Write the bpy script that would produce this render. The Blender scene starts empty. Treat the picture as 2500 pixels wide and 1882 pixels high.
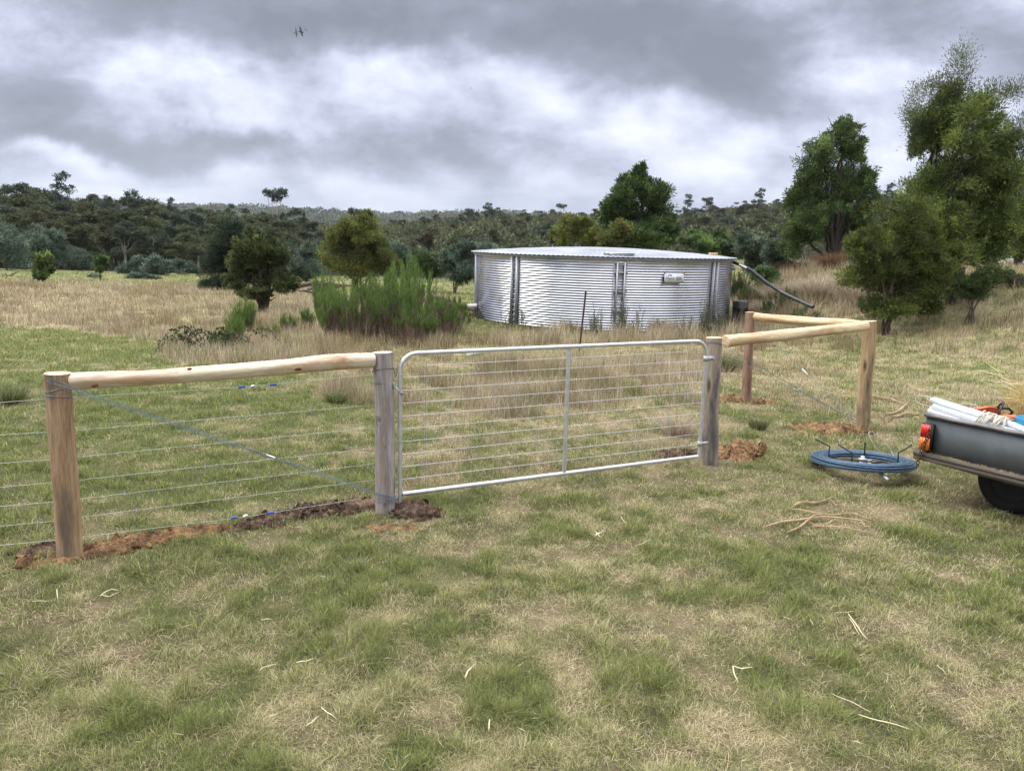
import bpy, math, random
import numpy as np
from mathutils import Vector, Matrix
rng = np.random.default_rng(7)
random.seed(7)
S = bpy.context.scene
C = S.collection
PI = math.pi

# ------------------------------------------------------------------ camera, sky, sun, exposure
EYE = np.array([0, 0, 2.0]); FOC = 1870.0; PITCH = math.radians(10.57); ROLL = .026
Fw = np.array([0, math.cos(PITCH), -math.sin(PITCH)])
_U = np.array([0, math.sin(PITCH), math.cos(PITCH)]); _R = np.array([1., 0, 0])
Rt = math.cos(ROLL) * _R + math.sin(ROLL) * _U
Up = math.cos(ROLL) * _U - math.sin(ROLL) * _R
cam = bpy.data.objects.new('camera', bpy.data.cameras.new('camera')); C.objects.link(cam)
cam.data.sensor_fit = 'HORIZONTAL'; cam.data.sensor_width = 36; cam.data.lens = 36 * FOC / 2500
cam.data.clip_start = .05; cam.data.clip_end = 9000
m = Matrix(((Rt[0], Up[0], -Fw[0], 0), (Rt[1], Up[1], -Fw[1], 0), (Rt[2], Up[2], -Fw[2], 2.0), (0, 0, 0, 1)))
cam.matrix_world = m
S.camera = cam
S.view_settings.view_transform = 'Standard'; S.view_settings.look = 'None'
S.view_settings.gamma = 1; S.view_settings.exposure = 0.53
S.render.engine = 'CYCLES'
S.cycles.max_bounces = 5; S.cycles.diffuse_bounces = 3; S.cycles.glossy_bounces = 3
S.cycles.transmission_bounces = 3; S.cycles.transparent_max_bounces = 4; S.cycles.volume_bounces = 0
S.cycles.use_adaptive_sampling = True; S.cycles.adaptive_threshold = .02
S.cycles.use_denoising = True
S.cycles.caustics_reflective = False; S.cycles.caustics_refractive = False

SUN_EL, SUN_AZ = 50, 285      # degrees; azimuth clockwise from +Y: from the left, a little ahead

def ray(x, y): return Fw + (x - 1250) / FOC * Rt - (y - 941) / FOC * Up
def atY(x, y, Y): d = ray(x, y); return EYE + d * Y / d[1]
def atZ(x, y, Z=0.): d = ray(x, y); return EYE + d * (Z - 2) / d[2]
def on_plane(x, y, A, B):      # the upright plane through ground points A and B
    n = np.array([B[1] - A[1], A[0] - B[0], 0.]); d = ray(x, y)
    t = (n @ (np.array([A[0], A[1], 0.]) - EYE)) / (n @ d); return EYE + d * t
def proj(x, y, z):
    q = [x - EYE[0], y - EYE[1], z - EYE[2]]
    zc = np.maximum(q[0] * Fw[0] + q[1] * Fw[1] + q[2] * Fw[2], .1)
    return (1250 + FOC * (q[0] * Rt[0] + q[1] * Rt[1] + q[2] * Rt[2]) / zc,
            941 - FOC * (q[0] * Up[0] + q[1] * Up[1] + q[2] * Up[2]) / zc)

class NT:
    def __init__(s, nt): s.nt = nt; s.L = nt.links
    def n(s, t, ins=None, **kw):
        nd = s.nt.nodes.new('ShaderNode' + t)
        for k, v in kw.items(): setattr(nd, k, v)
        for k, v in (ins or {}).items():
            if isinstance(v, bpy.types.NodeSocket): s.L.new(v, nd.inputs[k])
            elif isinstance(v, bpy.types.Node): s.L.new(v.outputs[0], nd.inputs[k])
            else: nd.inputs[k].default_value = v
        return nd
    def math(s, op, a, b=0., clamp=False):
        return s.n('Math', {0: a, 1: b}, operation=op, use_clamp=clamp)
    def ramp(s, fac, stops):
        r = s.n('ValToRGB', {'Fac': fac}); e = r.color_ramp.elements
        while len(e) < len(stops): e.new(.5)
        for i, (p, c) in enumerate(stops):
            e[i].position = p; e[i].color = (*c, 1) if len(c) == 3 else c
        return r

def build_sky():
    w = bpy.data.worlds.new("World"); S.world = w; w.use_nodes = True
    w.node_tree.nodes.clear(); T = NT(w.node_tree)
    tc = T.n('TexCoord'); g = tc.outputs['Generated']
    sep = T.n('SeparateXYZ', {0: g})
    sky = T.n('TexSky', sky_type='NISHITA', sun_disc=False)
    sky.sun_elevation = math.radians(SUN_EL); sky.sun_rotation = math.radians(SUN_AZ)
    # the cloud deck, seen as a plane overhead
    zz = T.math('ADD', T.math('MAXIMUM', sep.outputs['Z'], 0.0), .09)
    pv = T.n('CombineXYZ', {0: T.math('DIVIDE', sep.outputs['X'], zz), 1: T.math('DIVIDE', sep.outputs['Y'], zz), 2: 0.})
    n1 = T.n('TexNoise', {'Vector': pv, 'Scale': .75, 'Detail': 8, 'Roughness': .58, 'Distortion': .35})
    n2 = T.n('TexNoise', {'Vector': pv, 'Scale': 2.4, 'Detail': 6, 'Roughness': .6, 'Distortion': .6})
    # where the larger banks of cloud lie, as slopes x/y and z/y
    yy = T.math('MAXIMUM', sep.outputs['Y'], .15)
    uv0 = T.n('CombineXYZ', {0: T.math('DIVIDE', sep.outputs['X'], yy), 1: T.math('DIVIDE', sep.outputs['Z'], yy), 2: 0.})
    wn = T.n('TexNoise', {'Vector': uv0, 'Scale': 6., 'Detail': 5, 'Roughness': .55})
    wv = T.n('VectorMath', {0: wn.outputs['Color'], 1: (.5, .5, .5)}, operation='SUBTRACT')
    wv = T.n('VectorMath', {0: wv, 1: (.30, .15, 0)}, operation='MULTIPLY')
    uv = T.n('VectorMath', {0: uv0, 1: wv}, operation='ADD')
    banks = [(1000, 50, 560, 95, -.31), (1500, 60, 460, 100, -.25), (2050, 110, 420, 100, -.26), (250, 40, 420, 110, -.2),
             (480, 190, 130, 90, .26), (770, 190, 280, 60, .20), (1020, 165, 240, 60, .22), (780, 105, 110, 45, -.28),
             (570, 150, 60, 40, -.2), (150, 245, 260, 50, -.2), (300, 335, 380, 34, -.34), (800, 372, 430, 40, -.34),
             (170, 372, 130, 26, .30), (900, 290, 330, 70, -.08), (1620, 300, 230, 60, .2), (1620, 225, 170, 50, -.24),
             (2100, 150, 240, 60, .26), (2330, 150, 160, 60, -.22), (1930, 250, 150, 40, -.16), (2170, 380, 120, 60, .26),
             (1420, 200, 130, 70, .14), (1380, 300, 120, 70, -.06), (1250, 440, 1300, 60, .08), (1500, 420, 200, 30, .12), (700, 300, 400, 60, .08), (1900, 330, 300, 60, .10), (2050, 215, 140, 40, .18)]
    acc = None
    for px, py, rx, ry, a in banks:
        d = ray(px, py); u, v = d[0] / d[1], d[2] / d[1]
        su, sv = 1.35 * rx / FOC, 1.35 * ry / FOC
        q = T.n('VectorMath', {0: uv, 1: (1 / su, 1 / sv, 0), 2: (-u / su, -v / sv, 0)}, operation='MULTIPLY_ADD')
        ln = T.n('VectorMath', {0: q}, operation='LENGTH')
        mr = T.n('MapRange', {0: ln.outputs['Value'], 1: 0., 2: 1.5, 3: a, 4: 0.}, interpolation_type='SMOOTHSTEP')
        acc = mr if acc is None else T.math('ADD', acc, mr)
    front = T.n('MapRange', {0: sep.outputs['Y'], 1: .1, 2: .5, 3: 0., 4: 1.})
    acc = T.math('MULTIPLY', acc, front)
    n3 = T.n('TexNoise', {'Vector': T.n('VectorMath', {0: uv0, 1: (1., 1.75, 1)}, operation='MULTIPLY'), 'Scale': 4.2, 'Detail': 10, 'Roughness': .56, 'Distortion': .25})
    n4 = T.n('TexNoise', {'Vector': T.n('VectorMath', {0: uv0, 1: (1., 1.9, 1)}, operation='MULTIPLY'), 'Scale': 9., 'Detail': 9, 'Roughness': .6, 'Distortion': .15})
    v = T.math('ADD', T.math('MULTIPLY', n1, .12), T.math('MULTIPLY', n2, .10))
    v = T.math('ADD', v, T.math('MULTIPLY', n3, 1.38)); v = T.math('ADD', v, T.math('MULTIPLY', n4, .62))
    v = T.math('ADD', T.math('ADD', v, -.535), acc)
    col = T.ramp(v, [(0.0, (.23, .255, .31)), (.30, (.31, .335, .415)), (.46, (.42, .45, .575)), (.60, (.575, .605, .755)), (.76, (.75, .785, .92)), (.98, (.95, .98, 1.06))])
    # bluer and paler, streaked, low down
    low = T.n('MapRange', {0: sep.outputs['Z'], 1: 0., 2: .12, 3: .5, 4: 0.}, interpolation_type='SMOOTHSTEP')
    st = T.n('TexNoise', {'Vector': T.n('VectorMath', {0: uv0, 1: (3., 22., 1)}, operation='MULTIPLY'), 'Scale': 1.5, 'Detail': 7, 'Distortion': .4})
    lowc = T.ramp(st, [(.38, (.36, .43, .58)), (.55, (.55, .62, .76)), (.68, (.80, .84, .92))])
    col = T.n('Mix', {'Factor': low, 6: col, 7: lowc}, data_type='RGBA')
    # an overcast sky is far brighter overhead than near the horizon
    zen = T.n('MapRange', {0: sep.outputs['Z'], 1: .30, 2: .80, 3: 8.2, 4: 36.}, interpolation_type='SMOOTHSTEP')
    neu = T.n('MapRange', {0: sep.outputs['Z'], 1: .28, 2: .55, 3: 0., 4: .85}); bw = T.n('RGBToBW', {0: col.outputs[2]})
    col = T.n('Mix', {'Factor': neu, 6: col.outputs[2], 7: bw}, data_type='RGBA')
    cs = T.n('VectorMath', {0: col.outputs[2], 3: zen}, operation='SCALE')
    mix = T.n('Mix', {'Factor': .96, 6: sky, 7: cs}, data_type='RGBA')
    bg = T.n('Background', {'Color': mix.outputs[2], 'Strength': .1})
    T.n('OutputWorld', {'Surface': bg})
    w.cycles.sampling_method = 'MANUAL'; w.cycles.sample_map_resolution = 512
build_sky()
sun = bpy.data.objects.new('sun', bpy.data.lights.new('sun', 'SUN')); C.objects.link(sun)
sun.data.energy = 1.7; sun.data.angle = math.radians(34); sun.data.color = (1, .955, .88)
_a = math.radians(SUN_AZ); _e = math.radians(SUN_EL)
sd = Vector((math.sin(_a) * math.cos(_e), math.cos(_a) * math.cos(_e), math.sin(_e)))
sun.rotation_euler = sd.to_track_quat('Z', 'Y').to_euler(); sun.location = (-8, 3, 12)

# ------------------------------------------------------------------ helpers
def tag(o, label=None, cat=None, group=None, kind=None):
    if label: o['label'] = label
    if cat: o['category'] = cat
    if group: o['group'] = group
    if kind: o['kind'] = kind
    return o
def empty(name, loc, rz=0., label=None, cat=None, group=None):
    o = bpy.data.objects.new(name, None); C.objects.link(o); o.empty_display_size = .1
    o.location = loc; o.rotation_euler = (0, 0, rz); return tag(o, label, cat, group)

class MB:
    """collects verts, faces, per-vertex colours"""
    def __init__(s): s.V = []; s.Q = []; s.Tr = []; s.K = []; s.nv = 0; s.QM = []; s.TM = []
    def add(s, V, Q=None, Tr=None, col=None, mi=0):
        V = np.asarray(V, float).reshape(-1, 3)
        if Q is not None and len(Q):
            Q = np.asarray(Q, int).reshape(-1, 4) + s.nv; s.Q.append(Q); s.QM.append(np.full(len(Q), mi))
        if Tr is not None and len(Tr):
            Tr = np.asarray(Tr, int).reshape(-1, 3) + s.nv; s.Tr.append(Tr); s.TM.append(np.full(len(Tr), mi))
        k = np.ones((len(V), 3)) * .5 if col is None else np.broadcast_to(np.asarray(col, float), (len(V), 3))
        s.V.append(V); s.K.append(k); s.nv += len(V); return s
    def box(s, x0, x1, y0, y1, z0, z1, M=None, col=None, mi=0):
        V = np.array([(x, y, z) for x in (x0, x1) for y in (y0, y1) for z in (z0, z1)], float)
        if M is not None: V = V @ np.array(M.to_3x3()).T + np.array(M.translation)
        return s.add(V, [(0, 1, 3, 2), (4, 6, 7, 5), (0, 4, 5, 1), (2, 3, 7, 6), (0, 2, 6, 4), (1, 5, 7, 3)], col=col, mi=mi)
    def tube(s, P, r, n=8, caps=True, col=None, mi=0, capmi=None, closed=False, wob=0., seed=0):
        P = np.asarray(P, float); k = len(P); r = np.broadcast_to(np.asarray(r, float), (k,))
        if closed: tg = np.roll(P, -1, 0) - np.roll(P, 1, 0)
        else: tg = np.gradient(P, axis=0)
        tg /= np.linalg.norm(tg, axis=1)[:, None] + 1e-12
        up = np.array([0, 0, 1.]) if abs(tg[0][2]) < .9 else np.array([1., 0, 0])
        a = np.cross(tg[0], up); a /= np.linalg.norm(a); A = []
        for t in tg:
            a = a - t * (a @ t); a /= np.linalg.norm(a); A.append(a)
        A = np.array(A); B = np.cross(tg, A)
        th = np.linspace(0, 2 * PI, n, endpoint=False)
        rr = r[:, None] * np.ones((1, n))
        if wob:
            R2 = np.random.default_rng(seed)
            for f_ in (2, 3, 5):
                rr = rr * (1 + wob * .6 / math.sqrt(f_) * np.sin(f_ * th[None] + R2.uniform(0, 6) + np.linspace(0, R2.uniform(-2, 2), k)[:, None]))
            rr = rr * (1 + wob * .35 * R2.normal(0, 1, rr.shape) * .5)
        V = P[:, None] + rr[..., None] * (np.cos(th)[None, :, None] * A[:, None] + np.sin(th)[None, :, None] * B[:, None])
        i = np.arange(k if closed else k - 1)[:, None] * n; j = np.arange(n)[None]; j2 = (j + 1) % n
        nx = (i + n) % (k * n)
        Q = np.stack([i + j, i + j2, nx + j2, nx + j], -1).reshape(-1, 4)
        b = s.nv; s.add(V.reshape(-1, 3), Q, col=col, mi=mi)
        if caps and not closed:
            for e, (ci, ring) in enumerate(((0, 0), (k - 1, (k - 1) * n))):
                rg = V[ci]; c = P[ci]
                vv = np.vstack([rg, rg * .5 + c * .5, c[None]])
                q = [(a_, (a_ + 1) % n, n + (a_ + 1) % n, n + a_) for a_ in range(n)]
                t_ = [(n + a_, n + (a_ + 1) % n, 2 * n) for a_ in range(n)]
                if e == 0: q = [x[::-1] for x in q]; t_ = [x[::-1] for x in t_]
                s.add(vv, q, t_, col=col, mi=mi if capmi is None else capmi)
        return s
    def lathe(s, prof, n=24, M=None, col=None, mi=0):
        prof = np.asarray(prof, float); th = np.linspace(0, 2 * PI, n, endpoint=False)
        V = np.stack([prof[:, 0, None] * np.cos(th), prof[:, 0, None] * np.sin(th), prof[:, 1, None] * np.ones(n)], -1).reshape(-1, 3)
        if M is not None: V = V @ np.array(M.to_3x3()).T + np.array(M.translation)
        Q = [(i * n + j, i * n + (j + 1) % n, (i + 1) * n + (j + 1) % n, (i + 1) * n + j) for i in range(len(prof) - 1) for j in range(n)]
        return s.add(V, Q, col=col, mi=mi)
    def mesh(s, name, mats, smooth=False, color=False):
        V = np.vstack(s.V); me = bpy.data.meshes.new(name)
        Q = np.vstack(s.Q) if s.Q else np.zeros((0, 4), int); Tr = np.vstack(s.Tr) if s.Tr else np.zeros((0, 3), int)
        nq, nt = len(Q), len(Tr)
        me.vertices.add(len(V)); me.vertices.foreach_set('co', V.astype(np.float32).ravel())
        me.loops.add(nq * 4 + nt * 3); me.loops.foreach_set('vertex_index', np.concatenate([Q.ravel(), Tr.ravel()]).astype(np.int32))
        me.polygons.add(nq + nt)
        ls = np.concatenate([np.arange(nq) * 4, nq * 4 + np.arange(nt) * 3]).astype(np.int32)
        me.polygons.foreach_set('loop_start', ls)
        if len(mats) > 1:
            me.polygons.foreach_set('material_index', np.concatenate([*s.QM, *s.TM]).astype(np.int32))
        if smooth: me.polygons.foreach_set('use_smooth', np.ones(nq + nt, bool))
        if color:
            K = np.vstack(s.K); a = me.color_attributes.new('Col', 'FLOAT_COLOR', 'POINT')
            a.data.foreach_set('color', np.hstack([K, np.ones((len(K), 1))]).astype(np.float32).ravel())
        for m_ in mats: me.materials.append(m_)
        me.update(calc_edges=True); me.validate(clean_customdata=False)
        return me
    def build(s, name, mats, parent=None, smooth=False, color=False, local=None):
        if not isinstance(mats, (list, tuple)): mats = [mats]
        if local is not None:      # world coordinates given: express them in the parent's frame
            Mi = np.array(local.inverted())
            s.V = [v @ Mi[:3, :3].T + Mi[:3, 3] for v in s.V]
        o = bpy.data.objects.new(name, s.mesh(name, mats, smooth, color)); C.objects.link(o)
        if parent: o.parent = parent
        return o
def W(e):   # world matrix of an empty built from loc and z rotation
    return Matrix.Translation(e.location) @ Matrix.Rotation(e.rotation_euler[2], 4, 'Z')

def hsh(i, j, s):
    a = (i * 374761393 + j * 668265263 + s * 974634777) & 0xffffffff
    a = ((a ^ (a >> 13)) * 1274126177) & 0xffffffff
    return ((a ^ (a >> 16)) & 0xffffff) / float(0xffffff)
def vn(x, y, s=0):
    x = np.asarray(x, float); y = np.asarray(y, float)
    i = np.floor(x).astype(np.int64); j = np.floor(y).astype(np.int64); fx = x - i; fy = y - j
    fx = fx * fx * (3 - 2 * fx); fy = fy * fy * (3 - 2 * fy)
    return (hsh(i, j, s) * (1 - fx) + hsh(i + 1, j, s) * fx) * (1 - fy) + (hsh(i, j + 1, s) * (1 - fx) + hsh(i + 1, j + 1, s) * fx) * fy
def fbm(x, y, s=0, o=4):
    r = 0; a = .5; t = 0
    for k in range(o): r = r + a * vn(x, y, s + k); t += a; x = x * 2.03 + 3.1; y = y * 2.03 + 1.7; a *= .5
    return r / t
def ss(a, b, x): t = np.clip((x - a) / (b - a), 0, 1); return t * t * (3 - 2 * t)

# ------------------------------------------------------------------ materials
MATS = {}
def mat(name, col, rough=.6, metal=0., var=0., scale=8., bump=0., bscale=40., spec=.5, col2=None, detail=4, stretch=(1, 1, 1), coat=0.):
    m_ = bpy.data.materials.new(name); m_.use_nodes = True; m_.node_tree.nodes.clear(); T = NT(m_.node_tree)
    tc = T.n('TexCoord'); mp = T.n('Mapping', {0: tc.outputs['Object'], 3: stretch})
    c2 = col2 if col2 else tuple(min(1, c * (1 - var)) for c in col); c1 = col if col2 else tuple(min(1, c * (1 + var * .6)) for c in col)
    nz = T.n('TexNoise', {'Vector': mp, 'Scale': scale, 'Detail': detail, 'Roughness': .6})
    rp = T.ramp(nz, [(.34, c2), (.62, c1)])
    b = T.n('BsdfPrincipled', {'Base Color': rp, 'Metallic': metal, 'Specular IOR Level': spec, 'Coat Weight': coat})
    rr = T.n('MapRange', {0: nz, 1: .3, 2: .7, 3: max(0, rough - .08), 4: min(1, rough + .08)}); T.L.new(rr.outputs[0], b.inputs['Roughness'])
    if bump:
        bn = T.n('TexNoise', {'Vector': mp, 'Scale': bscale, 'Detail': 4}); bp = T.n('Bump', {'Strength': bump, 'Distance': .01, 'Height': bn})
        T.L.new(bp.outputs[0], b.inputs['Normal'])
    T.n('OutputMaterial', {'Surface': b}); MATS[name] = m_; return m_
def leafmat(name, trans=.3, rough=.55, var=.25, spec=.25):
    m_ = bpy.data.materials.new(name); m_.use_nodes = True; m_.node_tree.nodes.clear(); T = NT(m_.node_tree)
    at = T.n('Attribute', attribute_name='Col'); gi = T.n('NewGeometry'); oi = T.n('ObjectInfo')
    v = T.n('MapRange', {0: gi.outputs['Random Per Island'], 3: 1 - var, 4: 1 + var})
    v2 = T.n('MapRange', {0: oi.outputs['Random'], 3: .8, 4: 1.2})
    c = T.n('VectorMath', {0: at.outputs['Color'], 3: T.math('MULTIPLY', v, v2)}, operation='SCALE')
    b = T.n('BsdfPrincipled', {'Base Color': c, 'Roughness': rough, 'Specular IOR Level': spec})
    t = T.n('BsdfTranslucent', {'Color': c}); mx = T.n('MixShader', {0: trans, 1: b, 2: t})
    T.n('OutputMaterial', {'Surface': mx}); return m_
def woodmat(name, stops, sc=5., stretch=(1, 1, .09), streak=None, rough=.8, knots=None, blotch=None):
    """long grain along the object's z axis; streak, blotch: a second colour in long strips or patches"""
    m_ = bpy.data.materials.new(name); m_.use_nodes = True; m_.node_tree.nodes.clear(); T = NT(m_.node_tree)
    tc = T.n('TexCoord'); mp = T.n('Mapping', {0: tc.outputs['Object'], 3: stretch})
    big = T.n('TexNoise', {'Vector': mp, 'Scale': sc * 2, 'Detail': 6, 'Roughness': .65, 'Distortion': .4})
    fine = T.n('TexNoise', {'Vector': mp, 'Scale': sc * 16, 'Detail': 5, 'Roughness': .7})
    f_ = T.math('ADD', T.math('MULTIPLY', big, .6), T.math('MULTIPLY', fine, .4))
    c = T.ramp(f_, stops).outputs[0]
    if streak:
        sn = T.n('TexNoise', {'Vector': T.n('Mapping', {0: tc.outputs['Object'], 3: (1, 1, .22), 1: (3.3, 1.2, .4)}), 'Scale': streak[1], 'Detail': 5, 'Roughness': .6})
        fr = T.ramp(sn, [(streak[2], (0, 0, 0)), (streak[2] + .1, (1, 1, 1))])
        c = T.n('Mix', {'Factor': fr.outputs[0], 6: c, 7: (*streak[0], 1)}, data_type='RGBA').outputs[2]
    if blotch:
        sn = T.n('TexNoise', {'Vector': T.n('Mapping', {0: tc.outputs['Object'], 3: (1, 1, .5), 1: (8.3, 4.2, 2.4)}), 'Scale': blotch[1], 'Detail': 6, 'Roughness': .7})
        fr = T.ramp(sn, [(blotch[2], (0, 0, 0)), (blotch[2] + .06, (1, 1, 1))])
        c = T.n('Mix', {'Factor': fr.outputs[0], 6: c, 7: (*blotch[0], 1)}, data_type='RGBA').outputs[2]
    if knots:
        vo = T.n('TexVoronoi', {'Vector': T.n('Mapping', {0: tc.outputs['Object'], 3: (1, 1, .35)}), 'Scale': knots[0]})
        fr = T.ramp(vo.outputs['Distance'], [(knots[1], (1, 1, 1)), (knots[1] + .06, (0, 0, 0))])
        c = T.n('Mix', {'Factor': fr.outputs[0], 6: c, 7: (*knots[2], 1)}, data_type='RGBA').outputs[2]
    b = T.n('BsdfPrincipled', {'Base Color': c, 'Roughness': rough, 'Specular IOR Level': .25})
    bp = T.n('Bump', {'Strength': .9, 'Distance': .012, 'Height': f_}); T.L.new(bp.outputs[0], b.inputs['Normal'])
    T.n('OutputMaterial', {'Surface': b}); return m_

M_leaf = leafmat('leaf', .38); M_grass = leafmat('grass_blade', .3, .65, .3, .15)
M_euc = leafmat('gum_leaf', .25, .6, .3, .15)
M_bark = mat('bark', (.10, .075, .055), .9, var=.5, scale=12, bump=.5, stretch=(1, 1, .3))
M_bark_dark = mat('dark_bark', (.045, .035, .028), .9, var=.4, scale=12, bump=.5, stretch=(1, 1, .3))
M_bark_pale = mat('pale_bark', (.33, .30, .26), .8, var=.5, scale=1.5, bump=.2, stretch=(1, 1, .3))
M_stem = mat('dry_stem', (.13, .095, .07), .9, var=.4, scale=20)
M_galv = mat('galvanised_pipe', (.60, .61, .64), .38, .7, var=.12, scale=25, spec=.5)
M_galvd = mat('dull_galvanised', (.44, .45, .48), .55, .6, var=.2, scale=30)
M_zinc = mat('zinc_corrugated', (.50, .515, .57), .19, 1., var=.13, scale=1.6)
M_roof = mat('zinc_roof', (.35, .37, .42), .5, .6, var=.16, scale=.9)
M_blue = mat('blue_coated_wire', (.075, .13, .20), .38, .3, var=.3, scale=30)
M_wire = mat('fence_wire', (.60, .61, .62), .5, .5, var=.2, scale=30)
M_wiredark = mat('old_wire', (.13, .15, .17), .5, .6, var=.2)
M_wireblue = mat('stay_wire', (.19, .25, .30), .4, .4, var=.3, scale=60)
M_black = mat('black_plastic', (.012, .013, .016), .45, 0, var=.3)
M_pipe = mat('black_poly_pipe', (.022, .024, .03), .35, 0, var=.3, scale=6)
M_white = mat('white_plastic', (.78, .77, .75), .45, 0, var=.08)
M_ins = mat('blue_insulator', (.02, .09, .50), .4)
M_rust = mat('rusty_steel', (.085, .05, .035), .8, .2, var=.5, scale=30, bump=.3)
M_panel = mat('weathered_grey_paint', (.115, .135, .150), .6, 0., scale=4.2, col2=(.075, .080, .078), bump=.10, bscale=14, detail=10, spec=.3)
M_panelrail = mat('worn_grey_rail', (.17, .155, .155), .5, .2, var=.35, scale=9, bump=.1)
M_board = mat('weathered_board', (.10, .082, .068), .85, 0, var=.6, scale=7, bump=.4, stretch=(.15, 1, 1))
M_rubber = mat('tyre_rubber', (.006, .006, .006), .8, var=.3, bump=.2)
M_rim = mat('shaded_rim', (.018, .016, .015), .8, 0, var=.4)  # shade under the trailer is put into this near-black colour
M_red = mat('red_lens', (.62, .015, .012), .22, var=.1, coat=.6); M_amber = mat('amber_lens', (.85, .20, .01), .22, var=.1, coat=.6)
M_orange = mat('orange_casing', (.62, .12, .05), .5, var=.15, scale=10)
M_cyan = mat('blue_bucket_plastic', (.02, .22, .40), .4, var=.1)
M_rope = mat('old_rope', (.50, .45, .38), .9, var=.5, scale=90)
M_steelbright = mat('bright_zinc_channel', (.84, .89, .95), .35, .35, var=.05, scale=3)
M_straw = mat('straw', (.60, .48, .24), .75, col2=(.42, .31, .13), scale=30)
M_strip = mat('bark_strip', (.40, .29, .17), .8, col2=(.22, .13, .07), scale=9)
M_strippale = mat('pale_split_straw', (.74, .68, .45), .7, col2=(.60, .52, .30), scale=15)
M_sign = mat('sign_plate', (.80, .81, .85), .65, 0., var=.05, spec=.2); M_ink = mat('dark_ink', (.02, .02, .035), .5); M_inkgrey = mat('grey_ink', (.16, .17, .19), .5)
M_bird = mat('dark_feather', (.03, .035, .045), .7, var=.3)
M_cream = mat('cream_paint', (.82, .82, .78), .4, var=.06); M_glass = mat('dark_glass', (.02, .025, .03), .1)
M_clod = mat('dirt_clod', (.18, .10, .05), .95, scale=7, col2=(.06, .035, .022), bump=.6)
def dirtmat(name, a, b, c, sc=6.):
    m_ = bpy.data.materials.new(name); m_.use_nodes = True; m_.node_tree.nodes.clear(); T = NT(m_.node_tree)
    tc = T.n('TexCoord'); n1 = T.n('TexNoise', {'Vector': tc.outputs['Object'], 'Scale': sc, 'Detail': 8, 'Roughness': .7})
    n2 = T.n('TexNoise', {'Vector': tc.outputs['Object'], 'Scale': sc * 12, 'Detail': 5, 'Roughness': .7})
    f_ = T.math('ADD', T.math('MULTIPLY', n1, .6), T.math('MULTIPLY', n2, .4))
    rp = T.ramp(f_, [(.42, c), (.5, a), (.58, b)])
    bs = T.n('BsdfPrincipled', {'Base Color': rp, 'Roughness': .95, 'Specular IOR Level': .1})
    bp = T.n('Bump', {'Strength': 1., 'Distance': .03, 'Height': f_}); T.L.new(bp.outputs[0], bs.inputs['Normal'])
    T.n('OutputMaterial', {'Surface': bs}); return m_
M_dirt_or = dirtmat('orange_clay', (.22, .128, .066), (.38, .245, .125), (.075, .044, .028), 9.)
M_dirt_dk = dirtmat('dark_topsoil', (.10, .066, .046), (.24, .17, .12), (.03, .018, .012), 7)

def endgrain(name, a, b):
    m_ = bpy.data.materials.new(name); m_.use_nodes = True; m_.node_tree.nodes.clear(); T = NT(m_.node_tree)
    tc = T.n('TexCoord'); n1 = T.n('TexNoise', {'Vector': tc.outputs['Object'], 'Scale': 30., 'Detail': 6})
    T.n('OutputMaterial', {'Surface': T.n('BsdfPrincipled', {'Base Color': T.ramp(n1, [(.35, a), (.65, b)]), 'Roughness': .85})}); return m_

# ------------------------------------------------------------------ terrain
SKYL = [(-600, 455), (0, 470), (400, 500), (700, 530), (860, 532), (950, 526), (1100, 508), (1200, 503), (1300, 503), (1450, 507), (1600, 500), (1750, 488), (1900, 470), (2100, 462), (2500, 455), (3100, 460)]
def hill_top(x, y):            # how high the wooded hill stands where it crests, by direction
    u = 1250 + FOC * x / np.maximum(y, 1.) / 1.0
    py = np.interp(u, [a for a, b in SKYL], [b for a, b in SKYL])
    hz = 592 + .026 * (u - 1250)
    return (hz - py) / FOC
def ground_z(x, y, fine=True):
    x = np.asarray(x, float); y = np.asarray(y, float); d = np.hypot(x, y)
    z = -.6 * ss(9, 21, y) - .75 * ss(24, 60, y)
    pad = ss(5.6, 4.6, np.hypot(x - 3.1, y - 27.9) - .9)
    z = z * (1 - pad) + (-.60) * pad
    bank = 1.9 * ss(6.2, 17, x) * ss(11, 24, y) + .5 * ss(10, 20, x) * ss(22, 40, y)
    z = z + bank * (1 - pad) * ss(260, 60, y)
    u = np.clip(x / np.maximum(y, 1), -1.2, 1.2)
    hz = np.maximum(hill_top(x, y) * 320 - 7.0, -1)
    right = ss(-.30, -.12, u)
    z = z + ss(115, 330, y) * hz * right - 1.4 * ss(60, 100, y) * (1 - ss(110, 150, y))
    z = z + ss(120, 420, y) * 4 * (1 - right)
    z = z + 45 * ss(700, 1700, d) * (.75 + .5 * fbm(x / 500, y / 500, 3)) * ss(-50, 400, y)
    z = z + .10 * (fbm(x / 3.1, y / 3.1, 11) - .5) * ss(7, 14, d) * (1 - pad)
    if fine: z = z + .030 * (fbm(x / .55, y / .55, 12, 3) - .5) * ss(60, 20, d)
    return z

def inpoly(px, py, poly):
    r = np.zeros(px.shape, bool); n = len(poly)
    for i in range(n):
        x1, y1 = poly[i]; x2, y2 = poly[(i + 1) % n]
        if y1 == y2: continue
        c = ((y1 > py) != (y2 > py)) & (px < (x2 - x1) * (py - y1) / (y2 - y1) + x1); r ^= c
    return r
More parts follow.
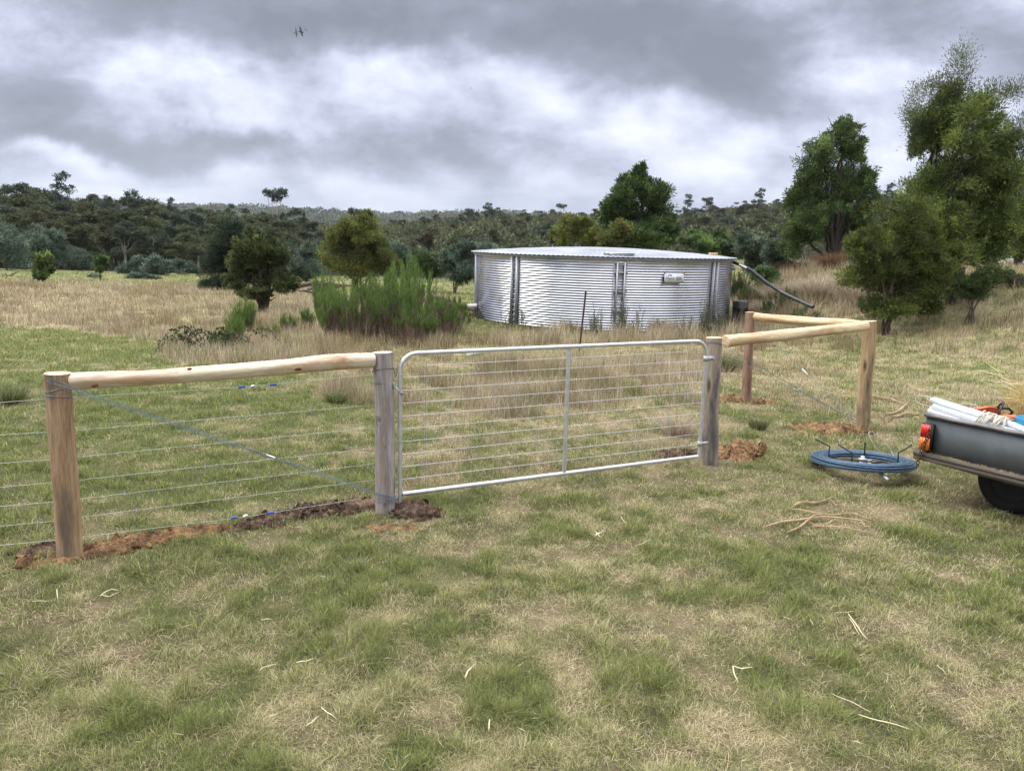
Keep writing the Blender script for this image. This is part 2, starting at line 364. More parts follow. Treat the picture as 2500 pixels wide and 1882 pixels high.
# land cover seen from above is mapped through the lie of the land; each row: outline, greenness, height of dry growth, dry density
ZONES = [
 ('lawn_left', [(-900, 790), (0, 792), (220, 812), (430, 848), (470, 885), (820, 900), (940, 1010), (960, 1250), (150, 1340), (-900, 1500)], .90, .0, .0),
 ('field_dry', [(-900, 600), (-100, 690), (300, 690), (560, 700), (760, 705), (760, 765), (600, 800), (430, 846), (220, 810), (0, 790), (-900, 790)], .16, .22, 1.),
 ('pasture', [(-900, 560), (0, 655), (230, 655), (480, 668), (560, 700), (300, 691), (-100, 690), (-900, 640)], .70, .05, .15),
 ('rank_dry', [(430, 846), (600, 790), (760, 740), (1100, 745), (1180, 860), (960, 905), (700, 905), (470, 885), (400, 868)], .30, .34, .9),
 ('track', [(1110, 715), (1250, 740), (1370, 800), (1330, 832), (1200, 835), (1130, 800)], .92, .05, .12),
 ('tank_front', [(1180, 845), (1330, 815), (1480, 795), (1700, 800), (1830, 760), (1960, 800), (1900, 850), (1720, 862), (1180, 872)], .12, .42, 1.),
 ('behind_gate_top', [(930, 862), (1760, 838), (1760, 870), (930, 905)], .38, .08, .5),
 ('behind_gate', [(930, 900), (1760, 866), (1760, 1000), (1650, 1020), (1300, 1010), (960, 1020)], .22, .26, .85),
 ('behind_gate_low', [(930, 1015), (1300, 1008), (1740, 1010), (1740, 1100), (960, 1200)], .45, .08, .3),
 ('bank_foot', [(1800, 860), (2700, 830), (2700, 1010), (2300, 1000), (1830, 1030), (1760, 1000), (1760, 880)], .42, .08, .5),
 ('bank', [(2080, 700), (2800, 560), (2800, 850), (2100, 868), (1950, 840)], .46, .24, .8),
 ('tussocks', [(1790, 700), (1880, 655), (2150, 640), (2150, 760), (2040, 790), (1800, 800)], .12, .55, 1.),
]
LUSH = [(2410, 905, 100, 26), (2130, 1362, 90, 38), (1720, 1400, 90, 35), (160, 945, 110, 25), (1480, 1105, 60, 25), (820, 975, 40, 18), (300, 1180, 90, 40), (1850, 1035, 35, 25), (1000, 1770, 160, 50), (120, 1700, 160, 60), (850, 1560, 60, 30), (2450, 1700, 100, 60)]
def cover(x, y):
    """greenness, dry height, dry density at ground points"""
    z = ground_z(x, y, False); px, py = proj(x, y, z)
    d = np.hypot(x, y)
    j = 5 + 900 / np.maximum(d, 3)
    px = px + (fbm(x / 1.1, y / 1.1, 21, 3) - .5) * 2.2 * j * 6 / np.maximum(d / 8, 1); py = py + (fbm(x / .9, y / .9, 22, 3) - .5) * j * 1.1 / np.maximum(d / 12, 1)
    g = np.full(x.shape, .62); h = np.zeros(x.shape); dn = np.full(x.shape, .0)
    for nm, poly, gg, hh, dd in ZONES:
        k = inpoly(px, py, poly); g[k] = gg; h[k] = hh; dn[k] = dd
    far = y > 62; g[far] = .8; dn[far] = 0
    k_ = ((px - 960) / 210) ** 2 + ((py - 800) / 62) ** 2 < 1; dn = np.where(k_, dn * .35, dn)
    for cx, cy, rx, ry in LUSH:
        w_ = np.exp(-((px - cx) / rx) ** 2 - ((py - cy) / ry) ** 2); g = g + w_ * .30 * (.4 + 1.2 * fbm(x / .2, y / .2, 61, 2)); dn = dn * (1 - w_); h = h * (1 - w_)
    wx = (fbm(x / .6, y / .6, 34, 3) - .5) * 1.1; big = fbm((x + wx) / 1.5 + 7, (y - wx) / 1.5, 31, 4); small = fbm(x / .32, y / .32, 32, 3)
    tiny = fbm(x / .12, y / .12, 33, 2)
    g = g + (big - .5) * .62 + (small - .5) * 1.35 + (tiny - .5) * .95 * (d < 25)
    return np.clip(g, 0, 1.15), h, dn, (big, small)
GRN = np.array([(.185, .215, .068), (.25, .285, .085), (.155, .180, .085), (.31, .31, .12)])
DRY = np.array([(.50, .43, .26), (.64, .56, .38), (.35, .28, .165), (.54, .49, .29)])
def mixcol(g, n, seed):
    R = np.random.default_rng(seed)
    a = GRN[R.integers(0, 4, n)] * R.uniform(.65, 1.35, (n, 1)); b = DRY[R.integers(0, 4, n)]
    t = (R.random(n) < (g - .5) * 1.15 + .5).astype(float)
    t = np.clip(t * .85 + g * .15 + R.normal(0, .06, n), 0, 1)[:, None]
    return b * (1 - t) + a * t

def build_ground():
    r = np.concatenate([[0.], np.geomspace(.35, 40, 230), np.geomspace(42, 5200, 110)])
    # more sectors where the photograph looks
    fr = np.linspace(math.radians(-48), math.radians(48), 380); bk = np.linspace(math.radians(48), math.radians(312), 90)[1:-1]
    a = np.concatenate([fr, bk]); n = len(a); k = len(r)
    x = r[:, None] * np.sin(a)[None]; y = r[:, None] * np.cos(a)[None]
    z = ground_z(x, y); V = np.stack([x, y, z], -1).reshape(-1, 3)
    i = np.arange(k - 1)[:, None] * n; j = np.arange(n)[None]; j2 = (j + 1) % n
    Q = np.stack([i + j, i + n + j, i + n + j2, i + j2], -1).reshape(-1, 4)
    X, Y = V[:, 0], V[:, 1]; g, h, dn, (big, sm) = cover(X, Y); d = np.hypot(X, Y)
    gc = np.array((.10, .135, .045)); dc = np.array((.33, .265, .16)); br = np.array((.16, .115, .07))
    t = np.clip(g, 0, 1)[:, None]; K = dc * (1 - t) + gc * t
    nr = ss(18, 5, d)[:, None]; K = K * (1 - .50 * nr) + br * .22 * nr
    rg = ss(6.4, 5.2, np.hypot(X - 3.1, Y - 27.9))[:, None]; K = K * (1 - .75 * rg)  # ground colour darkened round the tank so the corrugated wall reflects darker
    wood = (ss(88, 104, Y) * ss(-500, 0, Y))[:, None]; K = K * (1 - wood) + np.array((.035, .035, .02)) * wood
    far = ss(600, 900, d)[:, None]; K = K * (1 - far) + np.array((.035, .045, .035)) * far
    m_ = bpy.data.materials.new('paddock_ground'); m_.use_nodes = True; m_.node_tree.nodes.clear(); T = NT(m_.node_tree)
    at = T.n('Attribute', attribute_name='Col'); tc = T.n('TexCoord')
    n1 = T.n('TexNoise', {'Vector': tc.outputs['Object'], 'Scale': 55., 'Detail': 9, 'Roughness': .85})
    n2 = T.n('TexNoise', {'Vector': tc.outputs['Object'], 'Scale': 2.2, 'Detail': 6, 'Roughness': .7})
    v = T.n('MapRange', {0: T.math('ADD', T.math('MULTIPLY', n1, .65), T.math('MULTIPLY', n2, .35)), 1: .38, 2: .62, 3: .35, 4: 1.7})
    c = T.n('VectorMath', {0: at.outputs['Color'], 3: v}, operation='SCALE')
    b = T.n('BsdfPrincipled', {'Base Color': c, 'Roughness': .95, 'Specular IOR Level': .1})
    bp = T.n('Bump', {'Strength': .8, 'Distance': .03, 'Height': n1}); T.L.new(bp.outputs[0], b.inputs['Normal'])
    T.n('OutputMaterial', {'Surface': b})
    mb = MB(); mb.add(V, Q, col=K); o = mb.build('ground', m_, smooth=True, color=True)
    tag(o, 'patchy green and straw coloured paddock ground', 'ground', kind='structure')
build_ground()

# ------------------------------------------------------------------ fence geometry that other things stand on
PL = atZ(169, 1358)[:2]; PM = atZ(940, 1247)[:2]; PG = atZ(1733, 1132)[:2]; PC = atZ(2107, 1049)[:2]; PF = atZ(1821, 980)[:2]
# dirt outlines (x, y, radius x, radius y, angle) used to keep grass off
A_ = lambda px, py: atZ(px, py)[:2]
DIRT = []
def keep_grass(x, y):
    k = np.ones(x.shape, bool)
    for cx, cy, rx, ry, an in DIRT:
        c, s = math.cos(an), math.sin(an); u = ((x - cx) * c + (y - cy) * s) / rx; v = (-(x - cx) * s + (y - cy) * c) / ry
        k &= (u * u + v * v + (fbm(x * 9, y * 9, 71, 3) - .5) * 1.7) > .62
    k &= np.hypot(x - 3.1, y - 27.9) > 4.62
    return k
def dirt(label, cx, cy, rx, ry, an, H, m_, seed, clods=90, cs=.03, name='dirt_mound', rough=1.):
    DIRT.append((cx, cy, rx, ry, an))
    n, k = 64, 26; R = np.random.default_rng(seed); c, s = math.cos(an), math.sin(an)
    rr = np.linspace(0, 1, k); th = np.linspace(0, 2 * PI, n, endpoint=False)
    edge = 1 + .22 * np.sin(2 * th + seed) + .16 * np.sin(3 * th + 2 * seed) + .09 * np.sin(7 * th + seed)
    u = rr[:, None] * np.cos(th) * rx * edge; v = rr[:, None] * np.sin(th) * ry * edge
    x = cx + u * c - v * s; y = cy + u * s + v * c
    f_ = (1 - rr[:, None] ** 2)
    lump = fbm(x * 7 + seed, y * 7, seed, 4); lump2 = np.abs(fbm(x * 22, y * 22, seed + 5, 3) - .5)
    z = ground_z(x, y) + .012 - .035 * (rr[:, None] ** 5) + H * f_ * (.35 + 1.5 * (lump - .35)) * 1. + rough * .13 * (lump2 - .10) * np.sqrt(np.clip(f_, 0, 1))
    V = np.stack([x, y, z], -1).reshape(-1, 3)
    i = np.arange(k - 1)[:, None] * n; j = np.arange(n)[None]; j2 = (j + 1) % n
    Q = np.stack([i + j, i + n + j, i + n + j2, i + j2], -1).reshape(-1, 4)
    mb = MB(); mb.add(V, Q)
    # clods
    ov = np.array([(1, 0, 0), (-1, 0, 0), (0, 1, 0), (0, -1, 0), (0, 0, 1), (0, 0, -1)], float)
    of = [(0, 2, 4), (2, 1, 4), (1, 3, 4), (3, 0, 4), (2, 0, 5), (1, 2, 5), (3, 1, 5), (0, 3, 5)]
    sv = list(ov); sf = []
    for a, b, d in of:
        ii = []
        for p, q in ((a, b), (b, d), (d, a)): w_ = ov[p] + ov[q]; sv.append(w_ / np.linalg.norm(w_)); ii.append(len(sv) - 1)
        sf += [(a, ii[0], ii[2]), (b, ii[1], ii[0]), (d, ii[2], ii[1]), (ii[0], ii[1], ii[2])]
    sv = np.array(sv)
    for q in range(int(clods * 2.2)):
        t = R.uniform(0, 2 * PI); ra = math.sqrt(R.random()) * 1.05; uu = ra * math.cos(t) * rx; vv = ra * math.sin(t) * ry
        X = cx + uu * c - vv * s; Y = cy + uu * s + vv * c; zz = float(ground_z(X, Y)) + .01 + H * .5 * max(0, 1 - ra * ra) * R.uniform(.2, 1.2)
        sc = cs * R.lognormal(-1.0, .6); V = sv * (1 + R.uniform(-.42, .42, (len(sv), 1))) * sc * R.uniform(.6, 1.2, 3)
        mb.add(V + (X, Y, zz), Tr=sf)
    o = mb.build(name, m_, smooth=False); tag(o, label, 'dirt', kind='stuff'); return o
def along(a, b): return (a[0] + b[0]) / 2, (a[1] + b[1]) / 2, math.atan2(b[1] - a[1], b[0] - a[0]), math.hypot(b[0] - a[0], b[1] - a[1]) / 2
q0, q1 = A_(60, 1375), A_(560, 1290); cx, cy, an, L = along(q0, q1)
dirt('orange brown clay spread along the bottom of the left fence panel', cx, cy, L * 1.0, .14, an, .045, M_dirt_or, 1, 160, .018)
q0, q1 = A_(585, 1288), A_(930, 1225); cx, cy, an, L = along(q0, q1)
dirt('dark topsoil turned over beside the grey post left of the gate', cx, cy, L * 1.05, .16, an, .10, M_dirt_dk, 2, 170, .025)
c_ = A_(1010, 1250); dirt('dark crumbly soil heaped right of the grey gate post', c_[0], c_[1], .24, .16, -.3, .09, M_dirt_dk, 3, 90, .024)
c_ = A_(960, 1290); dirt('thin smear of orange clay in front of the grey gate post', c_[0], c_[1], .26, .07, .1, .012, M_dirt_or, 4, 40, .009, rough=.4)
c_ = A_(120, 1345); dirt('dark soil hollow left of the brown corner post', c_[0], c_[1], .22, .10, .3, .05, M_dirt_dk, 5, 60, .018)
c_ = A_(1790, 1108); dirt('orange and brown clay heap right of the gate hinge post', c_[0], c_[1], .36, .26, .1, .12, M_dirt_or, 6, 150, .03)
c_ = A_(1660, 1110); dirt('low brown soil under the right end of the gate', c_[0], c_[1], .28, .14, .4, .04, M_dirt_dk, 9, 60, .02)
c_ = A_(2030, 1050); dirt('flat orange clay patch left of the far right corner post', c_[0], c_[1], .46, .30, .0, .05, M_dirt_or, 7, 130, .025)
c_ = A_(1815, 977); dirt('orange clay ring round the rearmost red brown post', c_[0], c_[1], .48, .22, .0, .05, M_dirt_or, 8, 70, .03)

# ------------------------------------------------------------------ grass
def blades(mb, x, y, h, w, lean, col, seed, z=None):
    R = np.random.default_rng(seed); n = len(x)
    z = ground_z(x, y) - .004 if z is None else z
    a = R.uniform(0, 2 * PI, n); f_ = R.uniform(0, 2 * PI, n)
    P = np.stack([x, y, z], -1); side = np.stack([np.cos(f_), np.sin(f_), 0 * f_], -1) * (w / 2)[:, None]
    ld = np.stack([np.cos(a), np.sin(a), 0 * a], -1) * (lean * h)[:, None]; hz = np.zeros((n, 3)); hz[:, 2] = h / np.sqrt(1 + lean ** 2)
    mid = P + ld * .38 + hz * .60; tip = P + ld + hz * np.where(lean > 1.5, .6, 1)[:, None]
    V = np.stack([P - side, P + side, mid + side * .8, mid - side * .8, tip], 1).reshape(-1, 3)
    b = np.arange(n)[:, None] * 5
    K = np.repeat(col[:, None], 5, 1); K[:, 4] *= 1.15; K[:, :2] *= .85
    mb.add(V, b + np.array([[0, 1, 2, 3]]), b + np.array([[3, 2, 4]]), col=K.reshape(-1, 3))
def sample(n, d0, d1, seed, half=.76):
    R = np.random.default_rng(seed); d = np.exp(R.uniform(math.log(d0), math.log(d1), n)); a = R.uniform(-half, half, n)
    return d * np.sin(a), d * np.cos(a), d, R
def build_grass():
    n = 3150000; x, y, d, R = sample(n, 1.7, 75, 41, .90); k = keep_grass(x, y) & (y > .8); x, y, d = x[k], y[k], d[k]; n = len(x)
    g, h_, dn, (big, sm) = cover(x, y)
    tuft = fbm(x / .13, y / .13, 51, 3); thin = fbm(x / .38, y / .38, 52, 3)
    k = R.random(n) < np.clip(.40 + 1.5 * (tuft - .36) - 2.6 * np.clip(.38 - thin, 0, 1), .22, 1); x, y, d, g, tuft, sm = [q[k] for q in (x, y, d, g, tuft, sm)]; n = len(x)
    clm = ss(.50, .72, tuft)
    h = (.012 + .035 * np.clip(g, 0, 1) * tuft + .042 * clm * np.clip(g, .15, 1) + .020 * R.random(n)) * (1 + .7 * ss(8, 25, d)) * R.uniform(.6, 1.3, n)
    w = .0021 * np.maximum(1, d / 3.4) ** .95
    dry = R.random(n) > g
    lean = np.where(dry, R.uniform(.5, 2.6, n), R.uniform(.15, 1.3, n))
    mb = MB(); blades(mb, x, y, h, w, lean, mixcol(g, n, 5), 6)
    o = mb.build('grass', M_grass, color=True); tag(o, 'short mown green and straw grass covering the paddock', 'grass', kind='stuff')
    # tall dry growth
    n = 1000000; x, y, d, R = sample(n, 6, 66, 43); k = keep_grass(x, y); x, y, d = x[k], y[k], d[k]
    g, h_, dn, (big, sm) = cover(x, y); tu = fbm(x / .42, y / .42, 55, 2)
    k = (R.random(len(x)) < dn * np.clip(3.6 * (tu - .36), .10, 1)) & (h_ > .01); x, y, d, h_, g, tu = [q[k] for q in (x, y, d, h_, g, tu)]; n = len(x)
    h = h_ * R.uniform(.35, 1.15, n) * (.25 + 1.5 * tu); w = .0025 * np.maximum(1, d / 5.5) ** .95
    pal = np.array([(.52, .44, .31), (.40, .32, .21), (.62, .55, .41), (.28, .21, .14), (.46, .38, .26)]); col = pal[R.integers(0, 5, n)]; pt = fbm(x / 1.6, y / 2.2, 81, 4); pt2 = fbm(x / .35, y / .5, 82, 2)
    col = col * (1 + (pt[:, None] - .5) * np.array([.5, .6, .7]) + (pt2[:, None] - .5) * .7); col[pt < .40] *= np.array([.82, .80, .74])
    gg = (R.random(n) < np.clip(g - .12, 0, 1) * .8)[:, None]; col = np.where(gg, GRN[R.integers(0, 4, n)] * 1.05, col)
    mb = MB(); blades(mb, x, y, h, w, R.uniform(.05, .75, n) ** 1.2, col, 8)
    o = mb.build('tall_dry_grass', M_grass, color=True); tag(o, 'tall pale dry grass standing in drifts behind the gate and round the tank', 'grass', kind='stuff')
build_grass()

# tussocks that one can tell apart
def tussock(px, py, rad, h, n, pal, label, seed, lean=.55, name='grass_tussock', cat='tussock', group=None):
    p = ground_pick(px, py); R = np.random.default_rng(seed); d = p[1]
    a = R.uniform(0, 2 * PI, n); r = rad * .45 * np.sqrt(R.random(n)); x = p[0] + r * np.cos(a); y = p[1] + r * np.sin(a)
    z = ground_z(x, y); hh = h * R.uniform(.5, 1.1, n); w = np.full(n, .0032 * max(1, d / 5.5))
    f_ = R.uniform(0, 2 * PI, n); P = np.stack([x, y, z - .01], -1); side = np.stack([np.cos(f_), np.sin(f_), 0 * f_], -1) * (w / 2)[:, None]
    aa = a + R.normal(0, .5, n); le = rad / h * R.uniform(.1, 1, n) * (.4 + r / (rad * .45)); ld = np.stack([np.cos(aa), np.sin(aa), 0 * a], -1) * (le * hh)[:, None]
    hz = np.zeros((n, 3)); hz[:, 2] = hh
    mid = P + ld * .35 + hz * .6; tip = P + ld + hz * R.uniform(.75, 1, n)[:, None]
    V = np.stack([P - side, P + side, mid + side * .8, mid - side * .8, tip], 1).reshape(-1, 3); b = np.arange(n)[:, None] * 5
    pal = np.array(pal); K = np.repeat(pal[R.integers(0, len(pal), n)][:, None], 5, 1).reshape(-1, 3)
    mb = MB(); mb.add(V - p, b + np.array([[0, 1, 2, 3]]), b + np.array([[3, 2, 4]]), col=K)
    o = mb.build(name, M_grass, color=True); o.location = p; return tag(o, label, cat, group)
def ground_pick(px, py):
    """the point of the ground seen at a place of the photograph"""
    d = ray(px, py); t = 1.
    ts = np.geomspace(1, 400, 4000); P = EYE + d * ts[:, None]; g = ground_z(P[:, 0], P[:, 1], False)
    k = np.argmax(P[:, 2] < g); p = P[k].copy(); p[2] = float(ground_z(p[0], p[1])); return p
PALE = [(.50, .43, .32), (.40, .33, .24), (.58, .52, .40), (.30, .23, .16)]; RUSH = [(.08, .125, .045), (.12, .17, .06), (.19, .20, .08), (.26, .23, .13)]
BRN = [(.22, .13, .07), (.16, .09, .05), (.28, .18, .10)]
tussock(20, 985, .35, .30, 900, RUSH, 'dark green rush tussock at the left edge behind the fence', 1, name='rush_tussock')
tussock(820, 982, .22, .16, 500, RUSH, 'dark green grass tussock left of the grey gate post', 2, name='rush_tussock')
tussock(1760, 905, .45, .38, 1100, RUSH + PALE[:1], 'green rush tussock between the right strut posts', 3, name='rush_tussock')
tussock(1850, 1050, .16, .16, 500, RUSH, 'bright green tuft near the flat orange clay patch', 4, name='rush_tussock')
tussock(1905, 745, .9, .95, 2200, PALE, 'tall pale tussock just below the black pipe end', 5)
tussock(2000, 740, 1.1, 1.05, 2400, PALE, 'largest pale tussock on the bank, right of the pipe', 6)
tussock(2085, 745, .8, .8, 1500, PALE + BRN[:1], 'pale tussock beside the foot of the big wattle tree', 7)
tussock(1860, 770, .7, .6, 1200, PALE, 'short pale tussock above the rear timber rail', 8)
tussock(2080, 715, .6, .7, 900, BRN, 'rust brown fern clump behind the pale tussocks', 9, name='dead_fern', cat='fern')
tussock(1930, 672, 1.1, .8, 1200, BRN, 'rust brown bracken heap right of the tank pipe', 10, name='dead_fern', cat='fern')
tussock(2040, 655, 1.3, .9, 1400, BRN, 'tall rust brown bracken under the rounded tree', 11, name='dead_fern', cat='fern')
tussock(1610, 820, .35, .55, 700, PALE, 'pale dry clump in front of the tank name plate side', 12)
tussock(1245, 975, .35, .30, 800, PALE, 'straw pale clump seen through the left half of the gate', 13)
tussock(1650, 1060, .30, .25, 700, PALE, 'straw pale clump seen through the right end of the gate', 14)

# ------------------------------------------------------------------ leaves, trees, shrubs
def leaves(mb, P, D, ln, wd, col, R):
    """diamond leaves at P along D"""
    n = len(P); D = D / (np.linalg.norm(D, axis=1)[:, None] + 1e-9)
    r_ = R.normal(0, 1, (n, 3)); s_ = np.cross(D, r_); s_ /= np.linalg.norm(s_, axis=1)[:, None] + 1e-9
    ln = ln[:, None]; wd = wd[:, None]; nrm = np.cross(D, s_)
    V = np.stack([P, P + D * ln * .5 + s_ * wd / 2, P + D * ln + nrm * ln * .12, P + D * ln * .5 - s_ * wd / 2], 1).reshape(-1, 3)
    mb.add(V, np.arange(n * 4).reshape(-1, 4), col=np.repeat(col, 4, 0))
def crown(mb, lobes, nleaf, ln, wd, pal, seed, clump=.17, droop=0., per=26, up=.35, inner=.45, kmax=64, lumps=9):
    """lobes: centre, radii, weight.  Leaves in many small clumps spread mostly through the outer half of each lobe."""
    R = np.random.default_rng(seed); pal = np.array(pal)
    L2 = []
    for (cx, cy, cz, rx, ry, rz, wt) in lobes if lumps else []:
        L2.append((cx, cy, cz, rx * .62, ry * .62, rz * .62, wt * .9))
        for q in range(lumps):
            v = R.normal(0, 1, 3); v /= np.linalg.norm(v); f_ = R.uniform(.45, .82); g = R.uniform(.26, .46)
            L2.append((cx + v[0] * f_ * rx, cy + v[1] * f_ * ry, cz + v[2] * f_ * rz, rx * g, ry * g, rz * g * .9, wt * g * g * R.uniform(1.0, 2.2)))
    lobes = L2 or lobes; lb = None
    wsum = sum(l[6] for l in lobes)
    for (cx, cy, cz, rx, ry, rz, wt) in lobes:
        N = max(40, int(nleaf * wt / wsum)); K = int(max(4, min(N // per, kmax // 3 if lumps else kmax))); lb = R.uniform(.74, 1.36)
        v = R.normal(0, 1, (K, 3)); v /= np.linalg.norm(v, axis=1)[:, None]
        v[:, 2] = np.where(v[:, 2] < -.35, v[:, 2] * .6, v[:, 2])
        rad = inner + (1 - inner) * R.random(K) ** .6; rad *= R.uniform(.82, 1.25, K)
        cc = v * rad[:, None]; tone = R.integers(0, len(pal), K)
        big = R.random(K) < .5
        pw = R.random(K) ** 1.5 + .15; idx = R.choice(K, N, p=pw / pw.sum()); cs = clump * (.5 + .9 * np.sqrt(pw))
        bright = R.uniform(.75, 1.25, K) * lb
        off = R.normal(0, 1, (N, 3)) * cs[idx][:, None]
        P = (cc[idx] + off) * np.array([rx, ry, rz]) + (cx, cy, cz)
        out = v[idx] * .7 + off / (clump + 1e-6) * .35 + R.normal(0, .55, (N, 3)); out[:, 2] += up - droop
        col = pal[tone[idx]] * bright[idx][:, None] * R.uniform(.8, 1.2, (N, 1))
        leaves(mb, P, out, ln * R.uniform(.6, 1.25, N), wd * R.uniform(.7, 1.2, N), col, R)
def limbs(mb, base, tops, r0, seed, n=7, split=.3, col=None):
    R = np.random.default_rng(seed); base = np.array(base, float)
    for t in tops:
        t = np.array(t, float); k = 9; s_ = np.linspace(0, 1, k)[:, None]
        ctrl = base + (t - base) * np.array([.25, .25, .55]); P = (1 - s_) ** 2 * base + 2 * s_ * (1 - s_) * ctrl + s_ ** 2 * t
        P[1:-1] += R.normal(0, .018, (k - 2, 3)) * np.linalg.norm(t - base)
        mb.tube(P, r0 * (1 - .85 * np.linspace(0, 1, k)), n, col=col)
        for q in range(3):
            j = R.integers(3, k - 1); L = np.linalg.norm(t - base) * .22; dv = R.normal(0, 1, 3); dv[2] = abs(dv[2]) * .6; dv /= np.linalg.norm(dv)
            mb.tube([P[j], P[j] + dv * L * .5 + (0, 0, L * .1), P[j] + dv * L + (0, 0, L * .3)], [r0 * .35, r0 * .2, r0 * .06], 5, col=col)
WAT = [tuple(c * 1.85 for c in q) for q in [(.060, .078, .026), (.088, .108, .032), (.036, .055, .018), (.12, .14, .035), (.065, .09, .024)]]
WATL = [tuple(c * 1.45 for c in q) for q in [(.10, .125, .03), (.14, .165, .04), (.07, .095, .024), (.17, .18, .05)]]
DKG = [tuple(c * 2.25 for c in q) for q in [(.032, .052, .018), (.05, .078, .025), (.07, .10, .03), (.024, .038, .014)]]
SILV = [tuple(c * 1.3 for c in q) for q in [(.075, .105, .075), (.10, .135, .10), (.05, .072, .052), (.13, .165, .12)]]
PINE = [tuple(c * 1.5 for c in q) for q in [(.016, .028, .016), (.024, .038, .02), (.012, .02, .012)]]
OLV = [tuple(c * 1.15 for c in q) for q in [(.10, .115, .035), (.075, .092, .028), (.13, .14, .045), (.16, .15, .04)]]
def tree(label, px_base, Y, lobes_px, nleaf, ln, wd, pal, seed, cat='tree', name='wattle_tree', trunk_r=.08, stems=4, bark=None, group=None, clump=.17, droop=0., up=.35, ydep=.8, per=26, inner=.45, lmat=None, sparse=None, fixed=False):
    """lobes_px: centre and radii as read off the photograph at distance Y"""
    nleaf = int(nleaf * 2.6); ln = ln * 1.3; wd = wd * 1.45
    b = atY(px_base, 700, Y); x0 = b[0]; z0 = float(ground_z(x0, Y)); R = np.random.default_rng(seed + 1000)
    e = empty(name, (x0, Y, z0), 0, label, cat, group); k = Y / FOC * 1.03; lobes = []
    for l in lobes_px:
        cx, cy, rx, ry = l[:4]; wt = l[4] if len(l) > 4 else rx * ry; dy = l[5] if len(l) > 5 else R.uniform(-.5, .5) * rx * k
        p = atY(cx, cy, Y + dy); lobes.append((p[0] - x0, dy, p[2] - z0, rx * k, rx * k * ydep, ry * k, wt))
    mb = MB(); crown(mb, lobes, nleaf, ln, wd, pal, seed, clump, droop, per, up, inner)
    mb.build('crown', lmat or M_leaf, e, color=True)
    if sparse:
        sl, sn, sln, swd, spal, skw = sparse; L2 = []
        for cx, cy, rx, ry in sl:
            p = atY(cx, cy, Y); L2.append((p[0] - x0, R.uniform(-.3, .3), p[2] - z0, rx * k, rx * k * .9, ry * k, rx * ry))
        mb = MB(); crown(mb, L2, sn, sln, swd, spal, seed + 5, lumps=0, **skw)
        for l in L2: limbs(mb, (l[0] * .6, l[1], l[2] - l[5] * 1.6), [(l[0], l[1], l[2] + l[5] * .7)], .012, seed + 9, 4, col=(.07, .055, .04))
        mb.build('tip_foliage', lmat or M_leaf, e, color=True)
    mb = MB(); tops = [(l[0] * .9, l[1] * .9, max(l[2] + l[5] * .25, .4)) for l in lobes][:10]
    limbs(mb, (0, 0, -.1), tops[:stems] if stems < len(tops) else tops, trunk_r, seed)
    for q in range(2 if stems > 2 else 0):
        t = tops[q % len(tops)]; mb.tube([(R.uniform(-.15, .15), R.uniform(-.1, .1), -.1), (t[0] * .5 + .1 * q, t[1] * .5, t[2] * .5), t], [trunk_r * .8, trunk_r * .6, trunk_r * .15], 6)
    mb.build('trunk', bark or M_bark, e, smooth=True); return e

# the big wattle on the right
tree('tallest loose wattle tree on the right with a thin spire top', 2262, 22.,
     [(2290, 310, 62, 90), (2370, 320, 80, 90), (2430, 350, 60, 70), (2250, 330, 34, 60), (2350, 430, 110, 70), (2440, 430, 60, 70), (2280, 470, 75, 70), (2350, 540, 110, 80), (2240, 570, 80, 80),
      (2430, 545, 60, 80), (2320, 235, 42, 40, 2200), (2410, 610, 56, 50, 5000), (2290, 620, 80, 60, 7000), (2230, 650, 66, 60, 5000), (2350, 600, 70, 50, 5000), (2260, 690, 60, 46, 3600), (2310, 670, 50, 40, 2500), (2290, 540, 70, 60, 5000), (2400, 480, 70, 60, 4500)],
     62000, .085, .019, WAT, 101, trunk_r=.085, stems=9, clump=.16, bark=M_bark_dark, up=.3,
     sparse=([(2345, 155, 28, 42), (2335, 205, 38, 40), (2270, 225, 42, 26), (2420, 235, 55, 30), (2475, 225, 40, 26), (2480, 330, 34, 60), (2225, 270, 24, 34), (2235, 330, 22, 40), (2300, 200, 30, 26), (2478, 440, 20, 60)],
             9000, .095, .019, [(.10, .12, .07), (.14, .16, .09), (.07, .09, .04)], dict(clump=.2, up=.9, inner=.05, per=8)))

tree('low bushy yellow green wattle left of the tallest wattle', 2170, 20.5, [(2205, 530, 70, 56), (2255, 600, 60, 70), (2270, 660, 60, 60), (2130, 600, 46, 50), (2200, 640, 80, 60), (2150, 655, 60, 50), (2225, 580, 50, 60), (2175, 700, 66, 36), (2240, 710, 60, 30), (2195, 510, 30, 30), (2110, 630, 26, 30, 500), (2170, 745, 76, 30, 4200), (2100, 690, 54, 50, 3600), (2235, 740, 66, 34, 4200), (2085, 600, 30, 40, 1500), (2240, 650, 50, 50)],
     20000, .085, .017, WAT + WATL[:2], 103, trunk_r=.03, stems=6, clump=.16)
tree('broad rounded dark wattle behind the bank, second tallest tree', 2030, 38.,
     [(2058, 345, 48, 50), (2000, 390, 60, 60), (2085, 410, 62, 70), (2030, 460, 95, 70), (1960, 480, 48, 60), (2115, 490, 42, 70), (1985, 550, 70, 60), (2065, 560, 80, 60), (1930, 590, 30, 60), (2060, 312, 24, 22, 1200)],
     26000, .12, .03, DKG + [(.08, .10, .028)], 104, trunk_r=.14, stems=9, clump=.14, bark=M_bark_dark)
